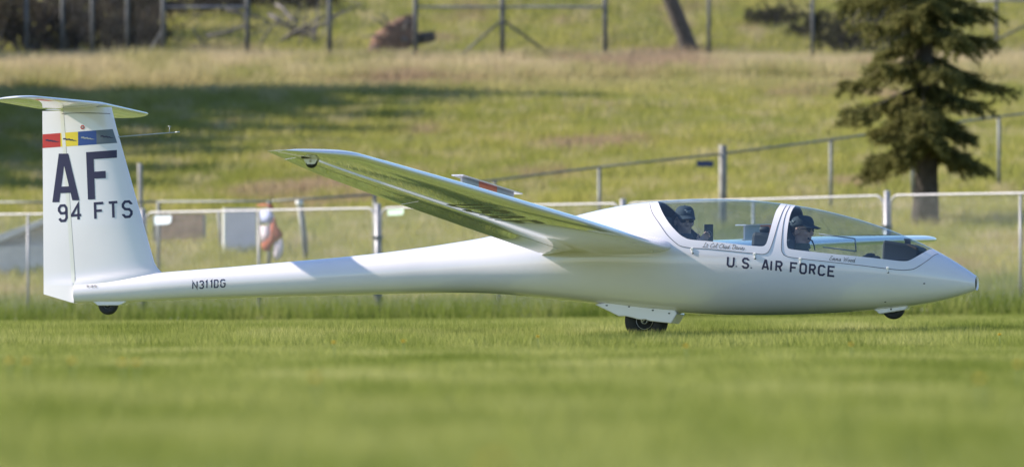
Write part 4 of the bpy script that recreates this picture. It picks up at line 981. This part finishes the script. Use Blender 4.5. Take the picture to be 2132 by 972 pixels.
for a, b in (((1046, 42), (940, 132)), ((1046, 42), (1168, 130)), ((2140, 52), (2048, 96)), ((300, 130), (340, 60))):
    mb = MB(); mb.tube([at(*a, 241) - o_, at(*b, 241.3) - o_], .034, 6); mb.build('brace', M['darkpipe'], cf)
mb = MB(); z = CH + (YH - 1) / F * 241; mb.tube([Vector((crest(2036).x, 241, z)) - o_, Vector((crest(2260).x, 241, z)) - o_], .036, 6); mb.build('middle_rail', M['galv'], cf)
mb = MB()
for a, b in zip(pp_[:-1], pp_[1:]):
    A_, B_ = crest(a), crest(b); chain(mb, A_ - o_, B_ - o_, 2.4, .10, .0026)
mb.build('chain_link', M['wire2'], cf, False)['kind'] = 'stuff'

# ------------------------------------------------------------------ trees, shrubs and dead wood
M['bark'] = pmat('dark_bark', (.060, .050, .043), .95, noise=.35, nscale=6, bump=.6, bscale=25)
M['deadwood'] = pmat('silver_dead_wood', (.15, .135, .135), .9, noise=.3, nscale=5, bump=.4, bscale=20)
M['rootearth'] = pmat('red_brown_root_earth', (.15, .085, .06), .95, noise=.5, nscale=5, bump=.7, bscale=14)
M['needles'] = grassmat('spruce_needles', [(0, (.055, .066, .024)), (.5, (.155, .155, .055)), (1, (.32, .29, .125))], 1.6, transl=.5, rndw=.55)
M['darkneedles'] = grassmat('dark_conifer_needles', [(0, (.02, .026, .012)), (1, (.06, .06, .03))], 1.2, transl=.25, rndw=.5)
M['scrubleaf'] = grassmat('grey_brown_scrub_twigs', [(0, (.045, .038, .030)), (.6, (.10, .08, .06)), (1, (.12, .13, .05))], .9, transl=.2, rndw=.5)
def needles_along(p, q, n, ln, wd, spread, r):
    """needle-covered twig from p to q as slim triangles"""
    t = r.random(n)[:, None]; c = p + (q - p) * t; ax = (q - p) / max(np.linalg.norm(q - p), 1e-6)
    d = r.normal(size=(n, 3)); d -= (d @ ax)[:, None] * ax; d /= np.linalg.norm(d, axis=1)[:, None]
    d = d * spread + ax * (.35 + .5 * r.random((n, 1))); d /= np.linalg.norm(d, axis=1)[:, None]
    s_ = np.cross(d, r.normal(size=(n, 3))); s_ /= np.linalg.norm(s_, axis=1)[:, None]; L_ = ln * (.6 + .7 * r.random((n, 1))); w_ = wd / 2
    return np.stack([c - s_ * w_, c + s_ * w_, c + d * L_], 1)
def conifer(name, loc, H_, crown0, rad, nwh, seed, mat, label, group=None, dens=1.0, trunk_r=.2, per=6, parts=True, big=1.0):
    r = np.random.default_rng(seed); root = empty(name, loc); tag(root, label, 'tree', group)
    mb = MB(); k = 10; pts = [Vector((.03 * math.sin(i * 1.3 + seed), .03 * math.cos(i * 1.7), -.25 + (H_ + .25) * i / k)) for i in range(k + 1)]
    mb.tube(pts, [trunk_r * (1.25 if i == 0 else 1) * (1 - i / k) ** .85 + .012 for i in range(k + 1)], 12); mb.build('trunk', M['bark'], root)
    T = []; lm = MB()
    for wv in range(nwh):
        q = wv / (nwh - 1); z = crown0 + (H_ * .97 - crown0) * q ** 1.05; Rr = rad * (1 - q) ** .62 * (.62 + .38 * min(1, q * 5)) + .12
        m = max(3, int(per * (1 - .4 * q)))
        a0 = r.random() * 6.28
        for b in range(m):
            a = a0 + 6.283 * b / m + r.normal() * .25; L_ = Rr * (.55 + .6 * r.random()); el = .25 - .55 * (1 - q) + r.normal() * .10
            dirx = np.array([math.cos(a), math.sin(a), 0]); n = 7; zz0 = z + r.normal() * .10
            C = [np.array([0, 0, zz0]) + dirx * L_ * t + np.array([0, 0, 1]) * (L_ * (math.tan(el) * t - .35 * t * t + .32 * t ** 3)) + np.append(r.normal(size=2) * .02, 0) for t in np.linspace(0, 1, n)]
            lm.tube([Vector(c) for c in C], [max(.030 * L_ * (1 - i / n), .006) for i in range(n)], 5, False)
            for i in range(1, n):
                fr = i / (n - 1); base = C[i]
                T.append(needles_along(C[i - 1], C[i], int(26 * dens), .075 * big, .016 * big, .9, r))
                nt_ = 7
                for t_ in range(nt_):
                    sd = -1 if t_ % 2 else 1; per_ = np.array([-dirx[1], dirx[0], 0]) * sd
                    tl = (.20 + .30 * L_ * (1 - fr * .45)) * (.5 + .6 * r.random()); st = C[i - 1] + (C[i] - C[i - 1]) * r.random()
                    e_ = st + per_ * tl * .75 + dirx * tl * .55 + np.array([0, 0, -tl * (.15 + .75 * r.random())])
                    T.append(needles_along(st, e_, int((18 + 60 * tl) * dens), .07 * big, .016 * big, .9, r))
    lm.build('limbs', M['bark'], root)['kind'] = 'stuff'
    V = np.concatenate(T); o = fast_tris('crown', V, r.random(len(V)), mat, root); return root
def copy_tree(src, loc, rz, sc_, label, group):
    r_ = src.copy(); COL.objects.link(r_); r_.location = loc; r_.rotation_euler = (0, 0, rz); r_.scale = (sc_ * 1.4, sc_ * 1.4, sc_); r_['label'] = label; r_['group'] = group
    for ch in src.children: c = ch.copy(); COL.objects.link(c); c.parent = r_
    return r_
g = at(1926, 500, 172); g.z = gz(g.x, g.y)
spruce = conifer('spruce_tree', g, 9.6, 1.6, 1.85, 15, 31, M['needles'], 'ragged olive spruce with drooping boughs behind the panel fence', None, 1.7, .23, 7, big=1.45)
# trees on the shoulder of the hill whose shadows lie on the slope
caster = conifer('pine_tree', (-34, 246, gz(-34, 246)), 14.5, 1.2, 3.6, 20, 5, M['darkneedles'], 'tall dark pine standing on the hill shoulder', 'pines on the hill shoulder', .9, .24, 7, big=4.5)
caster.scale = (1.4, 1.4, 1.0)
for (x, y, sc_, rz) in ((-23.5, 231, 1.05, 1), (-23, 226.5, .92, 2), (-22.5, 222, .86, 3), (-22.5, 217.5, .82, 4), (-22, 213, .76, .5), (-21.5, 208.5, .70, 1.5), (-21, 204, .64, 2.5), (-20.5, 200, .58, 5)):
    copy_tree(caster, (x, y, gz(x, y)), rz, sc_, 'tall dark pine standing on the hill shoulder', 'pines on the hill shoulder')
for (x, y, sc_, rz) in ((-14.5, 282, .9, 2), (-10, 290, 1.0, 3), (-6, 296, 1.0, 1)):
    copy_tree(caster, (x, y, gz(x, y)), rz, sc_, 'tall dark pine standing high on the upper slope', 'pines high on the upper slope')
# leaning trunk behind the crest fence
g = ground_at(1436, 110); t_ = at(1392, -10, g.y); dv = (t_ - g)
lp = empty('leaning_pine', g); tag(lp, 'dark leaning pine trunk behind the crest fence', 'tree')
mb = MB(); mb.tube([dv * -.06, dv * .0, dv * .35 + Vector((.03, 0, 0)), dv, dv * 2.2 + Vector((.05, .2, .2)), dv * 4 + Vector((.5, .5, .8))], [.32, .27, .22, .20, .17, .08], 12); mb.build('trunk', M['bark'], lp)
T = []; r = np.random.default_rng(3)
for i in range(60):
    c = np.array(dv * (2.4 + 1.7 * r.random())) + np.array([0, 0, .5]); e_ = c + r.normal(size=3) * np.array([.9, .9, .5]); T.append(needles_along(c, e_, 50, .2, .04, .9, r))
V_ = np.concatenate(T); fast_tris('crown', V_, r.random(len(V_)), M['darkneedles'], lp)
# scrub thicket behind the crest fence and dead wood
def shrub(px, py, wd, ht, seed, mat, label, group, nst=14):
    g = ground_at(px, py); r = np.random.default_rng(seed); root = empty('scrub_bush', g); tag(root, label, 'bush', group); T = []; mb = MB()
    for k in range(nst):
        a = r.random() * 6.28; tip = np.array([math.cos(a) * wd * r.random() ** .6, math.sin(a) * wd * .7 * r.random(), ht * (.45 + .6 * r.random())]); mid = tip * .5 + r.normal(size=3) * .1
        mb.tube([Vector((tip[0] * .1, tip[1] * .1, -.1)), Vector(mid), Vector(tip)], [.035, .022, .008], 5, False)
        for i in range(9):
            st = mid + (tip - mid) * r.random(); e_ = st + r.normal(size=3) * np.array([.28, .28, .22]); T.append(needles_along(st, e_, 34, .10, .035, 1.1, r))
    mb.build('stems', M['deadwood'], root)['kind'] = 'stuff'; V_ = np.concatenate(T); fast_tris('foliage', V_, r.random(len(V_)), mat, root)
for i, (px, py, wd, ht) in enumerate(((-30, 118, 1.0, 2.6), (40, 112, .9, 2.4), (105, 120, 1.0, 2.2), (165, 108, .9, 2.6), (225, 118, .8, 2.0), (275, 104, .8, 1.9), (-60, 90, 1.2, 3.0), (70, 86, 1.2, 3.0), (190, 84, 1.2, 2.8), (300, 92, .9, 2.2), (130, 70, 1.3, 3.2), (10, 74, 1.3, 3.2), (250, 68, 1.2, 2.8), (60, 124, 1.3, 1.6), (150, 124, 1.2, 1.5), (240, 124, 1.2, 1.4), (310, 118, .9, 1.3), (-20, 124, 1.3, 1.6), (400, 45, 1.0, 1.0), (470, 35, 1.1, 1.0), (560, 25, 1.0, .9), (640, 28, .9, .8))):
    shrub(px, py, wd, ht, 40 + i, M['scrubleaf'], 'grey brown scrub bush in the thicket behind the crest fence', 'scrub bushes behind the crest fence')
for i, (px, py, wd, ht) in enumerate(((1765, 122, .9, 1.0), (1820, 100, 1.1, 1.4), (1700, 88, 1.0, .8), (1610, 62, .9, .6), (1860, 118, .9, 1.3))):  # dark bushes added to stand in for tree shade on the upper grass
    shrub(px, py, wd, ht, 60 + i, M['darkneedles'], 'low dark green bush added behind the crest fence in place of tree shade', 'dark bushes added in place of tree shade')
g = ground_at(600, 100); ft = empty('fallen_tree', g); tag(ft, 'silvery fallen dead tree with bare branches behind the crest fence', 'dead tree')
r = np.random.default_rng(12)
for (a, b, rad) in (((515, 120), (690, 45), .10), ((560, 30), (670, 95), .085), ((600, 75), (720, 20), .06), ((430, 75), (560, 50), .06), ((400, 95), (520, 105), .05), ((470, 20), (600, 60), .06), ((620, 100), (640, 30), .045), ((540, 95), (600, 20), .04), ((645, 65), (760, 5), .045), ((440, 120), (400, 60), .04), ((575, 10), (620, 55), .07), ((480, 115), (545, 60), .03), ((655, 90), (664, 20), .04)):
    dd = g.y + r.normal() * .5; A_, B_ = at(*a, dd) - g, at(*b, dd + r.normal() * .4) - g; mb = MB(); md = (A_ + B_) / 2 + Vector((0, 0, .06 + .05 * r.normal()))
    mb.tube([A_, A_.lerp(md, .5) + Vector(r.normal(size=3) * .03), md, md.lerp(B_, .5) + Vector(r.normal(size=3) * .03), B_], [rad * .7, rad * .65, rad * .56, rad * .45, rad * .3], 8)
    for k in range(3):
        s0 = A_.lerp(B_, .3 + .6 * r.random()); mb.tube([s0, s0 + Vector(r.normal(size=3) * .18), s0 + Vector(r.normal(size=3) * .35) + Vector((0, 0, .15))], [rad * .4, rad * .28, rad * .1], 5)
    mb.build('branch', M['deadwood'], ft)
g = ground_at(810, 122); us = empty('uprooted_stump', g); tag(us, 'red brown uprooted stump with a raised root plate behind the crest fence', 'stump')
v, f = [], []; n1, n2 = 18, 14; r = np.random.default_rng(9)
for j in range(n2 + 1):
    a = math.pi * j / n2
    for i in range(n1):
        t = 2 * math.pi * i / n1; rr = 1 + .16 * math.sin(3 * t + 2 * a) + .10 * r.normal()
        p = Vector((.42 * math.sin(a) * math.cos(t) * rr, .30 * math.sin(a) * math.sin(t), .80 * math.cos(a) * rr)); p = Matrix.Rotation(R(38), 3, 'Y') @ p; v.append(p + Vector((0.05, 0, .42)))
f = [(j * n1 + i, j * n1 + (i + 1) % n1, (j + 1) * n1 + (i + 1) % n1, (j + 1) * n1 + i) for j in range(n2) for i in range(n1)]
mesh('root_plate', v, f, M['rootearth'], us)
for k in range(9):
    a = r.random() * 6.28; mb = MB(); s0 = Vector((.05 + .3 * math.cos(a), -.15, .45 + .4 * math.sin(a))); mb.tube([s0, s0 + Vector((.2 * math.cos(a), -.15, .22 * math.sin(a))), s0 + Vector((.5 * math.cos(a + .4), -.2, .45 * math.sin(a + .3)))], [.045, .03, .012], 6); mb.build('root', M['deadwood'], us)
mb = MB(); mb.tube([(.1, .1, .45), (.8, .4, .55), (1.2, .6, .62)], [.20, .17, .15], 10); mb.build('log', M['bark'], us)
mb = MB(); mb.ell((.42, -.28, .50), (.11, .06, .06), 12, 8); mb.build('pale_broken_end', M['deadwood'], us)

# ------------------------------------------------------------------ dandelions in the lawn
M['petal'] = pmat('dandelion_yellow', (.75, .55, .06), .6); M['stalk'] = pmat('dandelion_stalk', (.14, .20, .05), .7)
def dandelion(px, py):
    d = (CH - .12) * F / (py - YH); x = (px - CX) / F * d; root = empty('dandelion', (x, d, gz(x, d))); tag(root, 'yellow dandelion flower in the lawn', 'flower', 'dandelions in the lawn')
    mb = MB(); mb.tube([(0, 0, 0), (.004, 0, .06), (0, 0, .118)], [.003, .003, .003], 6); mb.build('stalk', M['stalk'], root)
    mb = MB()
    for k in range(26):
        a = k * 2.4; e = .15 + .9 * k / 26; q = Vector((math.cos(a) * math.cos(e), math.sin(a) * math.cos(e), math.sin(e))); s = Vector((-math.sin(a), math.cos(a), 0)) * .004; o_ = Vector((0, 0, .115)); b = len(mb.v)
        mb.v += [tuple(o_ - s), tuple(o_ + s), tuple(o_ + q * .017 + s), tuple(o_ + q * .017 - s)]; mb.f.append((b, b + 1, b + 2, b + 3))
    mb.build('petals', M['petal'], root, False)
for p in ((20, 750), (56, 752), (150, 752), (255, 757), (285, 758), (695, 713), (840, 711), (657, 790), (1428, 722), (1772, 718), (2081, 695), (2120, 762), (2040, 787), (1030, 966), (1120, 702)): dandelion(*p)
